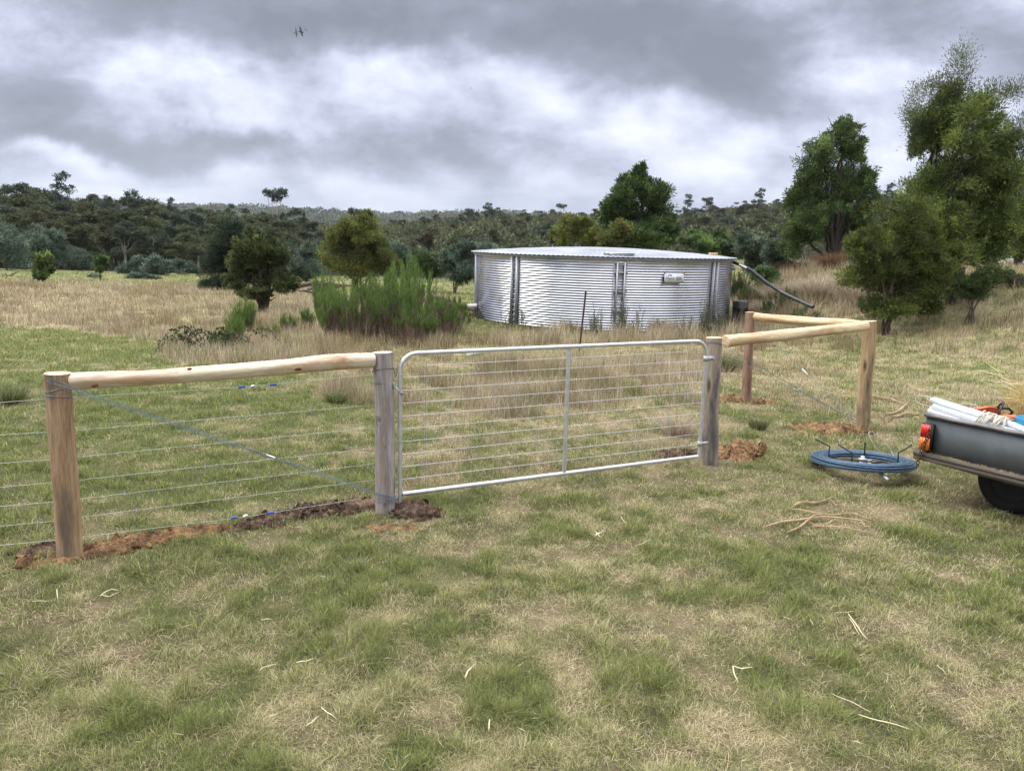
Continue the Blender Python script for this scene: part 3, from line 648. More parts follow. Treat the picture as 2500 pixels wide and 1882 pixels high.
tree('dark dense conical tree directly behind the tank', 1560, 46., [(1568, 425, 20, 30), (1540, 455, 36, 36), (1590, 475, 40, 45), (1515, 505, 48, 48), (1575, 530, 70, 50), (1495, 560, 40, 46), (1620, 560, 52, 45), (1560, 590, 90, 40)],
     20000, .16, .045, DKG, 105, trunk_r=.14, stems=6, bark=M_bark_dark)
tree('yellow green wattle bush behind the tank, left of the dark tree', 1400, 41., [(1400, 565, 44, 32), (1425, 548, 28, 24), (1365, 580, 26, 24), (1445, 580, 24, 22)], 7000, .12, .03, WATL + OLV, 106, trunk_r=.05)
tree('small olive wattle bush just in front of the dark tree behind the tank', 1513, 40., [(1513, 562, 28, 28), (1500, 585, 34, 24)], 4500, .11, .03, OLV, 107, trunk_r=.05)
tree('green wattle at the far right edge beyond the tall one', 2478, 33., [(2470, 470, 50, 55), (2510, 530, 60, 70), (2450, 550, 45, 60), (2500, 600, 50, 45), (2420, 520, 40, 50)], 11000, .11, .026, WAT + WATL, 108, trunk_r=.09)
tree('dark leafed tree filling the gap at the right edge', 2560, 40., [(2560, 420, 70, 80), (2590, 520, 90, 90), (2520, 580, 60, 60)], 8000, .13, .035, DKG, 109, trunk_r=.1)
tree('small leaning green shrub on the bank below the tall wattle', 2380, 20., [(2385, 690, 45, 30), (2360, 715, 36, 22), (2425, 670, 36, 26)], 3800, .06, .012, [(.055, .085, .03), (.08, .11, .035)], 110, trunk_r=.03, stems=3, name='leaning_shrub', cat='shrub')
tree('dark low shrub on the grass slope at the right edge', 2470, 23., [(2470, 680, 45, 22), (2490, 705, 40, 22)], 2600, .06, .02, [(.06, .08, .04), (.11, .09, .05)], 111, trunk_r=.02, stems=3, name='slope_shrub', cat='shrub')
# left and middle
def treeb(label, bx, by, *a, **k):
    p = ground_pick(bx, by); return tree(label, bx, float(p[1]), *a, **k)
treeb('small round headed tree with a bare trunk in the dry field', 641, 762, [(625, 600, 50, 42), (665, 620, 44, 46), (590, 640, 44, 44), (640, 665, 66, 46), (690, 690, 34, 34), (575, 690, 34, 30), (620, 715, 50, 22), (618, 570, 22, 18, 500)],
      13000, .075, .028, [(.085, .11, .042), (.12, .15, .052), (.06, .08, .032), (.17, .19, .075)], 120, trunk_r=.10, stems=5, bark=M_bark_dark, name='paddock_tree', clump=.15)
tree('large olive green rounded bush behind the broom', 872, 34., [(880, 565, 55, 45), (830, 600, 52, 55), (900, 620, 64, 60), (850, 650, 70, 50), (940, 650, 36, 44), (895, 530, 16, 20, 500)], 17000, .10, .026, OLV + WAT[:2], 121, trunk_r=.08, stems=5)
tree('dark pine like tree left of the round headed tree', 545, 42., [(570, 560, 30, 30), (550, 600, 50, 40), (545, 650, 60, 45), (520, 690, 48, 26), (590, 660, 44, 50)], 15000, .15, .018, PINE, 122, trunk_r=.12, stems=5, bark=M_bark_dark, name='pine_tree', up=.1)
treeb('small dark upright tree at the far left of the field', 106, 690, [(106, 640, 22, 22), (106, 662, 25, 20)], 2200, .16, .05, OLV[:2] + DKG, 123, trunk_r=.08, stems=3, name='paddock_tree')
treeb('tiny round topped tree between the silver bushes', 246, 690, [(246, 640, 15, 17), (243, 655, 12, 10)], 1200, .15, .05, DKG, 124, trunk_r=.05, stems=2, name='paddock_tree')
SB = 'silver grey wattle bushes along the back of the field'
SI = [  # label, base px, Y, lobes
 ('tall silver wattle at the left edge of the field', 20, 66., [(10, 590, 50, 50), (40, 620, 45, 45), (-30, 560, 60, 60)]),
 ('silver wattle second from the left edge, feathery top', 90, 70., [(85, 590, 38, 40), (60, 630, 40, 40), (110, 620, 40, 40)]),
 ('silver wattle with a pointed crown above the small dark tree', 130, 72., [(125, 590, 30, 36), (140, 620, 40, 34)]),
 ('low grey green bush right of the small dark tree', 180, 74., [(180, 630, 36, 26), (205, 640, 30, 24)]),
 ('broad blue green mound of wattle in mid field', 358, 64., [(345, 650, 42, 28), (380, 655, 38, 30), (320, 660, 34, 20)]),
 ('sparse shrub in front of the blue green mound', 354, 57., [(340, 684, 26, 14), (370, 688, 22, 12)]),
 ('thin small shrub left of the blue green mound', 228, 57., [(228, 684, 16, 14)]),
 ('dark scrubby shrub at the left edge of the dry grass', 20, 55., [(14, 690, 26, 18), (50, 690, 18, 14)]),
 ('grey green bush below the forest, left of the pine', 440, 72., [(440, 655, 34, 22), (470, 665, 24, 18)]),
 ('small yellowish bush beside the pine foot', 455, 66., [(448, 682, 22, 12)]),
 ('silver wattle right behind the round headed tree', 700, 50., [(690, 620, 30, 34), (715, 650, 36, 36)]),
 ('silver wattle between the round tree and the olive bush', 750, 52., [(745, 620, 28, 34), (755, 660, 34, 34)]),
 ('silver wattle rising over the right shoulder of the olive bush', 985, 48., [(975, 620, 34, 34), (995, 655, 36, 34)]),
 ('dull green wattle behind the broom, nearer the tank', 1045, 47., [(1040, 640, 38, 34), (1060, 665, 36, 28)]),
 ('silver wattle touching the left side of the tank', 1110, 46., [(1105, 635, 34, 36), (1130, 665, 34, 34), (1140, 610, 26, 26)]),
 ('grey bush showing between tank roof and the forest', 1180, 52., [(1190, 610, 36, 24)]),
 ('green bush right of the tank top', 1700, 44., [(1695, 585, 36, 24), (1725, 600, 34, 28)]),
 ('rounded green bush behind the right end of the tank roof', 1760, 46., [(1755, 580, 30, 22), (1770, 605, 36, 28)]),
 ('silver wattle above the black pipe', 1830, 41., [(1825, 600, 36, 34), (1850, 635, 36, 30)]),
 ('grey green wattle left of the rounded dark tree', 1895, 39., [(1890, 620, 32, 34), (1915, 650, 30, 26)]),
 ('low green bush between pipe and pale tussocks', 1870, 33., [(1865, 670, 30, 18)]),
 ('grey feathery bush between the two big right hand trees', 2110, 32., [(2105, 610, 34, 40), (2120, 650, 40, 30)]),
]
for i, (lb, bx, Y, lo) in enumerate(SI):
    tree(lb, bx, Y, lo, 1500 * len(lo) if Y > 55 else 2400 * len(lo), .16 if Y > 55 else .12, .05 if Y > 55 else .035,
         DKG + SILV[:1] if i in (7, 13, 16, 17, 20) else (OLV if i == 9 else SILV), 140 + i, trunk_r=.05, stems=3, name='silver_wattle', cat='wattle', group=SB)

# broom and weeds: thin upright shoots
def broom(label, px, py, H, Rd, n, seed, green=.5, pal=((.11, .185, .04), (.15, .23, .055), (.08, .135, .035)), name='broom_bush', cat='broom', group=None, dens=64, tw=.16, Y=None, brown=.8):
    if 'thicket' in label or 'full' in label or 'broom clump' in label: H *= 1.25; Rd *= 1.2
    if Y is None: p = ground_pick(px, py)
    else: p = atY(px, py, Y); p[2] = float(ground_z(p[0], p[1]))
    R = np.random.default_rng(seed); e = empty(name, p, 0, label, cat, group); st = MB(); fo = MB(); pal = np.array(pal)
    wpx = max(1., p[1] / 9.)
    for q in range(n):
        a = R.uniform(0, 2 * PI); r = Rd * math.sqrt(R.random()); b = np.array([r * math.cos(a) * .7, r * math.sin(a) * .7, 0]); b[2] = float(ground_z(p[0] + b[0], p[1] + b[1])) - p[2] - .03
        h = H * R.uniform(.45, 1.08) * (1 - .25 * (r / Rd) ** 2); top = b + (math.cos(a) * r * .55 + R.normal(0, .05), math.sin(a) * r * .55 + R.normal(0, .05), h)
        k = 6; s_ = np.linspace(0, 1, k)[:, None]; mid = (b + top) / 2 + (0, 0, h * .06) + np.append(R.normal(0, .03, 2), 0)
        P = (1 - s_) ** 2 * b + 2 * s_ * (1 - s_) * mid + s_ ** 2 * top
        st.tube(P, .0045 * wpx ** .5 * np.linspace(1, .25, k), 4, col=(.14, .10, .075))
        # dead side twigs low down
        m_ = int(dens * brown); t = R.uniform(.08, 1 - green + .1, m_); Pt = np.stack([np.interp(t, s_[:, 0], P[:, i]) for i in range(3)], -1)
        D = R.normal(0, .42, (m_, 3)); D[:, 2] = np.abs(D[:, 2]) + .8
        leaves(st, Pt, D, tw * R.uniform(.5, 1.6, m_), np.full(m_, .0032 * wpx), np.array([(.20, .145, .12), (.26, .19, .16), (.13, .095, .08)])[R.integers(0, 3, m_)], R)
        t = 1 - (R.random(dens) ** .8) * green; Pt = np.stack([np.interp(t, s_[:, 0], P[:, i]) for i in range(3)], -1) + R.normal(0, .02, (dens, 3))
        D = R.normal(0, .30, (dens, 3)); D[:, 2] = np.abs(D[:, 2]) + .9
        leaves(fo, Pt, D, tw * R.uniform(.5, 1.3, dens), np.full(dens, .0045 * wpx), pal[R.integers(0, 3, dens)] * R.uniform(.75, 1.2, (dens, 1)), R)
    st.build('stems', M_grass, e, color=True); fo.build('green_shoots', M_leaf, e, color=True); return e
GB = 'clumps of green broom left of the tank'
BR = [('leftmost full broom clump, tall with a dark foot', 830, 832, 1.35, .42, 60), ('broom clump behind the leftmost full one', 800, 800, 1.5, .35, 46), ('dense broom clump with the darkest brown stems', 885, 838, 1.25, .42, 60),
      ('broom clump in the middle of the thicket', 930, 820, 1.45, .42, 60), ('tallest bright broom clump behind the thicket', 985, 800, 1.75, .45, 70), ('front broom clump with the highest green head', 965, 842, 1.3, .42, 60),
      ('rounded broom clump at the right of the thicket', 1030, 815, 1.4, .40, 56), ('low brown stemmed broom at the right end of the thicket', 1075, 835, .95, .36, 44), ('pale broom clump at the thicket front, near the timber rail', 1020, 850, .95, .34, 46),
      ('mostly bare brown broom between thicket and track', 1105, 815, .8, .3, 30)]
for i, (lb, bx, by, H, Rd, n) in enumerate(BR):
    broom(lb, bx, by, H, Rd, n, 200 + i, green=[.44, .52, .34, .32, .46, .40, .38, .24, .26, .10][i], group=GB)
broom('single broom bush with a bright bushy head in front of the round tree', 597, 812, .95, .26, 40, 220, green=.5)
broom('slim broom bush left of the bushy headed one', 572, 850, .85, .18, 26, 221, green=.8)
broom('low broom tuft at the edge of the mown lawn', 545, 862, .45, .16, 18, 222, green=.8)
broom('small green broom seedling left of the thicket', 700, 815, .45, .2, 14, 223)
broom('small round headed broom seedling beside the thicket', 751, 805, .50, .14, 12, 224)
broom('thin broom seedling at the thicket left flank', 786, 780, .65, .16, 14, 225)
broom('sparse low broom in dry grass right of the lawn edge', 660, 835, .4, .2, 12, 226)
for i, (lb, bx, by, H, Rd, n) in enumerate([('green broom bushes growing right of the tank wall', 1850, 745, 1.15, .8, 60), ('green broom above the rear timber rail', 1900, 770, .9, .6, 44), ('bright leafy broom touching the right tank wall', 1800, 735, 1.25, .35, 40),
        ('broom under the pale tussocks on the bank', 1960, 790, .5, .5, 30), ('dark green broom at the foot of the tall wattle', 2165, 770, .8, .8, 50), ('low green broom on the bank right of the wattle trunk', 2330, 740, .6, .7, 36)]):
    broom(lb, bx, by, H, Rd, n, 230 + i, green=.6, pal=((.06, .10, .03), (.085, .13, .035), (.05, .08, .028)), group='broom on the bank right of the tank')
WD = 'thin weeds standing in front of the tank wall'
for i, (lb, bx, by, H, Rd, n) in enumerate([('brownish weed in front of the left wall joint', 1240, 808, .75, .22, 12), ('thin weed just right of the left wall joint', 1278, 806, .7, .15, 8), ('very low green weed at the tank foot', 1317, 815, .3, .18, 10),
        ('slender bare weed left of the steel picket', 1397, 822, .55, .12, 6), ('bushy green weed right of the steel picket', 1455, 822, .95, .22, 18), ('tall green weed growing up the ladder', 1514, 822, 1.3, .16, 14),
        ('greyish dead weed right of the ladder', 1557, 822, 1.05, .16, 12), ('short pale weed below the name plate', 1610, 822, .6, .16, 8), ('sparse dark weed right of the name plate', 1671, 824, .75, .2, 12),
        ('tallest thick green weed near the right wall joint', 1716, 822, 1.35, .16, 22), ('leafy weed at the right end of the tank wall', 1760, 812, .85, .22, 16)]):
    broom(lb, bx, by, H, Rd, n, 260 + i, green=.7, dens=26, tw=.11, brown=.3, pal=((.10, .14, .05), (.14, .18, .07), (.08, .10, .05)) if i != 6 else ((.22, .17, .14), (.26, .2, .16), (.18, .14, .12)), name='tall_weed', cat='weed', group=WD)
broom('small dark spiky shrub behind the gate hinge post', 1722, 832, .42, .16, 20, 290, green=.9, pal=((.05, .05, .02), (.08, .075, .03), (.035, .04, .02)), name='spiky_shrub', cat='shrub')
# bramble
def bramble():
    p = ground_pick(480, 862); e = empty('bramble', p, 0, 'arching dark leafed bramble at the edge of the left lawn', 'bramble'); R = np.random.default_rng(5); st = MB(); lf = MB()
    for q in range(22):
        a = R.uniform(PI * .75, PI * 1.25) if q % 3 else R.uniform(-.5, .6); L = R.uniform(.4, 1.35); h = R.uniform(.15, .5); s_ = np.linspace(0, 1, 10)[:, None]
        b = np.array([R.uniform(-.1, 1.0), R.uniform(-.3, .3), 0]); P = b + s_ * np.array([math.cos(a) * L, math.sin(a) * L * .4, 0]) + np.array([0, 0, 1]) * 4 * h * s_ * (1.03 - s_)
        st.tube(P, .004, 4, col=(.11, .06, .05)); m_ = 46; t = R.random(m_); Pt = np.stack([np.interp(t, s_[:, 0], P[:, i]) for i in range(3)], -1)
        leaves(lf, Pt, R.normal(0, 1, (m_, 3)), R.uniform(.04, .075, m_), R.uniform(.03, .045, m_), np.array([(.03, .055, .02), (.05, .08, .03), (.09, .11, .05)])[R.integers(0, 3, m_)], R)
    st.build('canes', M_grass, e, color=True); lf.build('bramble_leaves', M_leaf, e, color=True)
bramble()

# ------------------------------------------------------------------ forest
EUC = [(.078, .096, .048), (.098, .112, .052), (.064, .082, .046), (.112, .118, .056), (.076, .086, .050)]
EUCB = [(.088, .086, .048), (.105, .095, .052), (.070, .070, .042)]
EUCG = [tuple(c * 1.9 for c in q) for q in [(.038, .050, .034), (.052, .066, .046), (.028, .038, .027)]]
def gum(seed, pal, tall=False, n=7000, leaf=.32, open_=False):
    """a gum ten metres high: domed heads of leaves on a forked trunk"""
    R = np.random.default_rng(seed); lobes = []
    k = 9 if open_ else 15
    for q in range(k):
        a = R.uniform(0, 2 * PI); z = R.uniform(2.6 if not tall else 5., 9.2); w_ = (1.0 if z < 7 else .7) * (1.6 if not open_ else 1.3)
        r = R.uniform(.3, 1.6) * w_; rr = R.uniform(.8, 1.35) * (.62 if open_ else 1.)
        lobes.append((r * math.cos(a), r * math.sin(a), z, rr, rr, rr * .8, rr * rr))
    lobes.append((R.normal(0, .4), R.normal(0, .4), 9.3, .9, .9, .6, .8))
    mb = MB(); crown(mb, lobes, n, leaf, leaf * .42, pal, seed, clump=.22, up=.5, per=14, inner=.5, lumps=4)
    cm = mb.mesh('crown', [M_euc], color=True)
    mb = MB(); mb.tube([(0, 0, -.5), (.1, 0, 2.5), (.0, .1, 5), (.1, 0, 7.5)], [.22, .18, .13, .05], 6)
    limbs(mb, (.05, 0, 2.6), [(l[0], l[1], l[2]) for l in lobes[:7]], .10, seed, 5); tm = mb.mesh('trunk', [M_bark_pale if seed % 2 else M_bark], smooth=True)
    return cm, tm
GUMS = [gum(300 + i, EUC if i < 4 else (EUCB if i == 4 else EUCG)) for i in range(6)]
OPEN = [gum(320 + i, EUCG, tall=True, open_=True, n=3200, leaf=.26) for i in range(3)]
def put_gum(v, x, y, H, W_, label, group=None, rz=None, name='gum_tree', z=None):
    cm, tm = v; z = float(ground_z(x, y)) if z is None else z
    e = empty(name, (x, y, z), random.uniform(0, 6.28) if rz is None else rz, label, 'gum tree', group); e.scale = (W_ / 4.6, W_ / 4.6, H / 10)
    for n_, me in (('crown', cm), ('trunk', tm)):
        o = bpy.data.objects.new(n_, me); C.objects.link(o); o.parent = e
    return e
def forest():
    R = np.random.default_rng(77)
    prof = [(-500, 440), (0, 462), (60, 455), (120, 470), (200, 485), (300, 480), (350, 492), (430, 500), (520, 512), (600, 515), (700, 525), (780, 545), (830, 575), (900, 600)]
    # dark wall of gums beyond the left paddock: three rows
    for row, (d0, cnt, dip) in enumerate([(90, 40, 62), (99, 42, 38), (112, 36, 16), (126, 32, 2)]):
        for i in range(cnt):
            px = -260 + (i + .5 + R.uniform(-.35, .35)) * (1080 / cnt); Y = d0 + R.uniform(-5, 7)
            ty = np.interp(px, [a for a, b in prof], [b for a, b in prof]) + dip + R.uniform(-9, 14)
            top = atY(px, ty, Y); z0 = float(ground_z(top[0], Y)); H = (top[2] - z0) * 1.02
            if H < 3: continue
            put_gum(GUMS[[0, 1, 2, 3, 4, 5, 0, 2][R.integers(0, 8)]], top[0], Y, H, H * R.uniform(.42, .62) + .9, 'dark olive gum in the forest wall behind the left field', 'gums of the dark forest wall on the left')
    # wooded hill on the right
    N = 0
    for row in range(9):
        Y0 = 105 + row * 27
        cnt = [10, 12, 14, 16, 18, 20, 22, 20, 20][row]
        for i in range(cnt):
            px = 800 + (i + .5 + R.uniform(-.45, .45)) * (1500 / cnt); Y = Y0 + R.uniform(-13, 13)
            if row > 5 and px < 950: continue
            p = atY(px, 600, Y); H = R.uniform(7.5, 10.5) if row < 8 else R.uniform(8, 12)
            ty = np.interp(px, [a for a, b in SKYL], [b for a, b in SKYL]) + R.uniform(2, 16) + (70 - row * 10 if row < 7 else 0) * R.uniform(.4, 1.); H = min(H, atY(px, ty, Y)[2] - float(ground_z(p[0], Y)))
            if H < 3.5: continue
            
            put_gum(GUMS[[0, 1, 2, 3, 4, 4, 5, 1][R.integers(0, 8)]], p[0], Y, H, H * R.uniform(.6, .85), 'olive brown gum on the wooded hill behind the tank', 'gums on the wooded hill')
            N += 1
    SP = [(158, 425, 118, 52, 'tall gum with a ragged open crown above the left forest', 0), (45, 448, 116, 60, 'broad gum head at the far left of the forest skyline', 1), (315, 466, 112, 50, 'pale headed gum standing above the left forest', 2),
          (420, 486, 120, 26, 'thin limbed gum on the skyline, left of centre', 0), (676, 460, 125, 52, 'lone lollipop shaped gum rising over the forest edge', 1), (560, 500, 140, 22, 'small distant gum left of the lone lollipop shaped one', 2), (735, 516, 125, 22, 'squat gum just right of the lone lollipop shaped one', 0),
          (862, 508, 150, 20, 'gum with a bare white branched top above the olive bush', 1), (1195, 497, 260, 26, 'flat topped gum at the left end of the hill crest', 2), (1150, 512, 250, 20, 'flat headed gum below the hill crest end', 0), (1370, 498, 300, 16, 'small gum standing proud of the hill crest', 1),
          (1680, 476, 230, 26, 'gum standing proud of the crest, right of the dark tree', 0), (1730, 482, 240, 20, 'second gum standing proud right of the dark tree', 1), (1860, 462, 230, 26, 'gum on the crest beside the rounded tree', 2), (2180, 450, 200, 30, 'gum on the crest between the two big trees', 0)]
    for px, ty, Y, wpx, lb, v in SP:
        top = atY(px, ty, Y); z0 = float(ground_z(top[0], Y)); H = (top[2] - z0); put_gum(OPEN[v], top[0], Y, H * 1.03, max(wpx, 24) * 1.75 * Y / FOC * 1., lb, None, name='tall_gum')
    # the mass of forest farther off
    mb = MB(); lobes = []; pal = np.array(EUC + EUCB[:1]); 
    n = 5200; Y = np.concatenate([np.exp(R.uniform(math.log(130), math.log(700), 2200)), R.uniform(650, 2100, 3000)]); u = R.uniform(-.95, .95, n); x = u * Y; z = ground_z(x, Y, False)
    for i in range(n):
        rr = R.uniform(3, 4.6) * (1 + Y[i] / 700); k = 190 if Y[i] < 600 else 60
        v = R.normal(0, 1, (k, 3)); v /= np.linalg.norm(v, axis=1)[:, None]; v[:, 2] = np.abs(v[:, 2])
        P = v * rr * (1, 1, .7) * R.uniform(.75, 1.05, (k, 1)) + (x[i], Y[i], z[i] + (1.5 if Y[i] < 600 else 0)); s_ = rr * (.17 if Y[i] < 600 else .3)
        leaves(mb, P, v + R.normal(0, .6, (k, 3)), np.full(k, s_), np.full(k, s_ * .6), np.broadcast_to(pal[R.integers(0, len(pal))] * R.uniform(.8, 1.15), (k, 3)), R)
    o = mb.build('distant_forest', M_euc, color=True); tag(o, 'far olive forest covering the hills to the skyline', 'forest', kind='stuff')
forest()

# ------------------------------------------------------------------ water tank
def rotz(a): return Matrix.Rotation(a, 4, 'Z')
TC = (3.1, 27.9); TZ = -.58; TR = 4.55; TH = 2.2; FA = math.atan2(-TC[1], -TC[0])   # FA: the side facing the camera
def build_tank():
    e = empty('water_tank', (TC[0], TC[1], TZ), 0, 'large round corrugated zinc water tank with a low pitched roof', 'water tank')
    n = 220; rows = 28; sub = 12; z = np.linspace(0, TH, rows * sub + 1); r = TR + .0105 * np.sin(z / TH * rows * 2 * PI)
    mb = MB(); mb.lathe(np.stack([r, z], -1), n); mb.build('wall', M_zinc, e, smooth=True)
    # roof: shallow cone of corrugated sheets, ribs running one way
    R_ = TR + .13; g = 420; rr = 26; th = np.linspace(0, 2 * PI, g * 2, endpoint=False); rad = np.linspace(0, 1, rr)
    X = R_ * rad[:, None] * np.cos(th); Y = R_ * rad[:, None] * np.sin(th); fa = FA + PI / 2; v = X * math.cos(fa) + Y * math.sin(fa)
    Z = TH + .045 + .25 * (1 - rad[:, None] ** 1.8) + .010 * np.sin(v / .15 * 2 * PI) * np.minimum(1, rad[:, None] * 1)
    k = g * 2; V = np.stack([X, Y, Z], -1).reshape(-1, 3); V2 = V[-k:] - (0, 0, .02)
    i = np.arange(rr - 1)[:, None] * k; j = np.arange(k)[None]; j2 = (j + 1) % k
    Q = np.stack([i + j, i + k + j, i + k + j2, i + j2], -1).reshape(-1, 4); q2 = [(len(V) - k + a, len(V) + a, len(V) + (a + 1) % k, len(V) - k + (a + 1) % k) for a in range(k)]
    mb = MB(); mb.add(np.vstack([V, V2]), np.vstack([Q, q2])); mb.build('roof', M_roof, e, smooth=True)
    mb = MB(); mb.lathe([(TR + .012, TH - .06), (TR + .05, TH - .06), (TR + .05, TH + .015), (TR + .012, TH + .015)], 160); mb.build('rim_band', M_galvd, e)
    def frame(px, dr=0.):      # matrix on the wall where a pixel column meets it
        best = min(np.linspace(FA - 1.45, FA + 1.45, 800), key=lambda a: abs(proj(TC[0] + TR * math.cos(a), TC[1] + TR * math.sin(a), .6)[0] - px))
        a = best; return Matrix.Translation(((TR + dr) * math.cos(a), (TR + dr) * math.sin(a), 0)) @ rotz(a - PI / 2)   # local x along the wall, y outwards
    for px in (1256, 1741, 1164):
        M = frame(px, .010); mb = MB()
        for x in (-.12, .10) if px != 1164 else (0,):
            mb.box(x - .028, x + .028, 0, .055, .0, TH - .07, M); mb.box(x - .045, x + .045, 0, .012, .0, TH - .08, M)
        for q in range(12): mb.box(-.13, .11, .0, .02, .12 + q * .165, .14 + q * .165, M) if px != 1164 else None
        mb.build('wall_joint', M_galvd, e)
    M = frame(1512, .03)
    l = MB()
    for x in (-.115, .115): l.box(x - .022, x + .022, .06, .11, .25, TH - .14, M)
    for q in range(8): l.box(-.094, .094, .07, .10, .38 + q * .23, .405 + q * .23, M)
    ld = l.build('ladder', M_galvd, e)
    l = MB()
    for z_ in (.62, 1.18, 1.74, TH - .17): l.box(-.20, .20, .0, .057, z_, z_ + .06, M)
    for x in (-.21, .21): l.box(x - .006, x + .006, .03, .045, .25, TH - .14, M)
    l.build('ladder_bracket', M_galvd, ld)
    M = frame(1512, -.20); mb = MB(); z0 = TH + .085
    mb.box(-.40, .42, -.50, .10, z0 - .02, z0 + .045, M); mb.box(-.43, .45, -.53, .13, z0 + .045, z0 + .065, M)
    mb.tube([np.array(M @ Vector(q)) for q in ((-.44, -.1, z0 + .02), (-.60, -.1, z0 + .09), (-.64, -.1, z0 + .17))], .012, 6); mb.build('access_hatch', M_galv, e)
    # name plate
    M = frame(1641, .035); z0 = 1.50; h_, w_ = .29, .70
    mb = MB(); mb.box(-w_ / 2, w_ / 2, 0, .012, z0, z0 + h_, M); sg = mb.build('name_plate', M_sign, e)
    mb = MB()
    for x in (-1, 1):
        for z_ in (z0 + .012, z0 + h_ - .012): mb.box(x * w_ / 2 - .018, x * w_ / 2 + .018, .012, .022, z_ - .012, z_ + .012, M)
    mb.build('corner_screw', M_ink, sg)
    def text(s, x, z, size, m_, name, shear=0., off=.016):
        cu = bpy.data.curves.new(name, 'FONT'); cu.body = s; cu.size = size; cu.extrude = .0015; cu.shear = shear; cu.align_x = 'CENTER'; cu.align_y = 'CENTER'
        cu.offset = .0012; cu.materials.append(m_); o = bpy.data.objects.new(name, cu); C.objects.link(o); o.parent = sg
        o.matrix_local = M @ Matrix.Translation((x, off, z)) @ Matrix.Rotation(PI, 4, 'Z') @ Matrix.Rotation(PI / 2, 4, 'X'); me = bpy.data.meshes.new_from_object(o.evaluated_get(bpy.context.evaluated_depsgraph_get())); mw = o.matrix_local.copy(); bpy.data.objects.remove(o); o = bpy.data.objects.new(name, me); C.objects.link(o); o.parent = sg; o.matrix_local = mw; return o
    text('Kingspan', .145, z0 + .125, .092, M_inkgrey, 'lettering', .25)
    # small sail like emblem above the word
    mb = MB(); c0 = Vector((.16, .0145, z0 + .185)); pts = []
    for q in range(13):
        a = PI * q / 12; pts.append((.075 * math.cos(a), .055 * math.sin(a) * (1 - .3 * math.cos(a))))
    V = [np.array(M @ (c0 + Vector((x, 0, z)))) for x, z in pts] + [np.array(M @ (c0 + Vector((x * .55, 0, z * .62 - .004)))) for x, z in pts]
    mb.add(V, [(q, q + 1, 14 + q, 13 + q) for q in range(12)]); mb.build('emblem', M_inkgrey, sg)
    mb = MB(); P = lambda x, z, y: np.array(M @ Vector((x, y, z)))
    for (a0, a1, b0, b1, zz0, zz1, y) in [(-.065, -.255, -.09, -.29, z0 + .165, z0 + .085, .0135)]:
        mb.add([P(a0, zz0, y), P(a1, zz0, y), P(b1 + .01, zz1, y), P(b0, zz1, y)], [(0, 1, 2, 3)])
    mb.build('badge', M_ink, sg); text('RHINO', -.172, z0 + .126, .052, M_sign, 'badge_lettering', -.1)
    # outlet and overflow
    M = frame(1788, .0)
    mb = MB(); mb.box(-.09, .09, -.02, .10, TH - .38, TH - .20, M); mb.build('inlet_box', M_galvd, e)
    return e
tank = build_tank()
# things on and beside the tank
p = atY(1148, 748, 26.6); mb = MB(); mb.tube([(-.16, -.02, 0), (.0, 0, .01), (.22, .05, .02)], .075, 12, capmi=0); o = mb.build('outlet_pipe', M_white); o.location = p
tag(o, 'short white plastic outlet pipe at the left foot of the tank', 'pipe')
def lump_of_wood():
    mb = MB(); b = atY(1741, 622, 27.3); R_ = Matrix.Translation(b) @ rotz(.2)
    mb.box(-.13, .13, -.10, .10, -.06, .07, R_); o = mb.build('timber_offcut', woodmat('offcut', [(.35, (.40, .28, .15)), (.65, (.62, .48, .30))]))
    tag(o, 'short tan timber offcut lying on the right end of the tank roof', 'timber')
    mb = MB(); b = atY(1745, 627, 27.5)
    for q in range(5): mb.tube([b + (-.42 + .1 * q, 0, -.06), b + (-.1 + .08 * q, -.1 + .06 * q, -.01 + .012 * q), b + (.35 + .05 * q, .05, -.04), b + (.75, .06, -.05)], .045, 6)
    o = mb.build('rubber_strap', M_black, smooth=True); tag(o, 'black rubber strap lying over the right end of the tank roof', 'strap')
lump_of_wood()
def hose():
    px = [(1780, 638, 27.0), (1800, 643, 26.9), (1835, 660, 26.6), (1870, 690, 26.2), (1905, 712, 25.8), (1935, 727, 25.2), (1958, 738, 24.7), (1985, 750, 24.2)]
    P = np.array([atY(*q) for q in px]); s_ = np.linspace(0, len(P) - 1, 40); P = np.stack([np.interp(s_, range(len(P)), P[:, i]) for i in range(3)], -1)
    for _ in range(3): P[1:-1] = (P[:-2] + 2 * P[1:-1] + P[2:]) / 4
    e = empty('poly_pipe', P[0], 0, 'thick black poly pipe running from the tank rim down to the bank', 'pipe')
    mb = MB(); mb.tube(P - P[0], .058, 12); mb.build('pipe', M_pipe, e, smooth=True)
    mb = MB(); mb.tube((P - P[0])[6:10] + (0, -.055, -.015), .035, 8); mb.build('pale_tape', M_white, e, smooth=True)
hose()
def drum():
    p = ground_pick(1806, 770); p = np.array([7.95, 27.0, ground_z(7.95, 27.0) - .1]); mb = MB(); mb.lathe([(0, 0), (.27, 0), (.28, .05), (.27, .3), (.285, .32), (.27, .34), (.27, .6), (.285, .62), (.27, .64), (.27, .86), (.24, .88), (0, .88)], 24)
    o = mb.build('drum', mat('dark_green_drum', (.008, .016, .018), .45, var=.3), smooth=True); o.location = p; tag(o, 'dark plastic drum in the shade at the right side of the tank', 'drum')
drum()
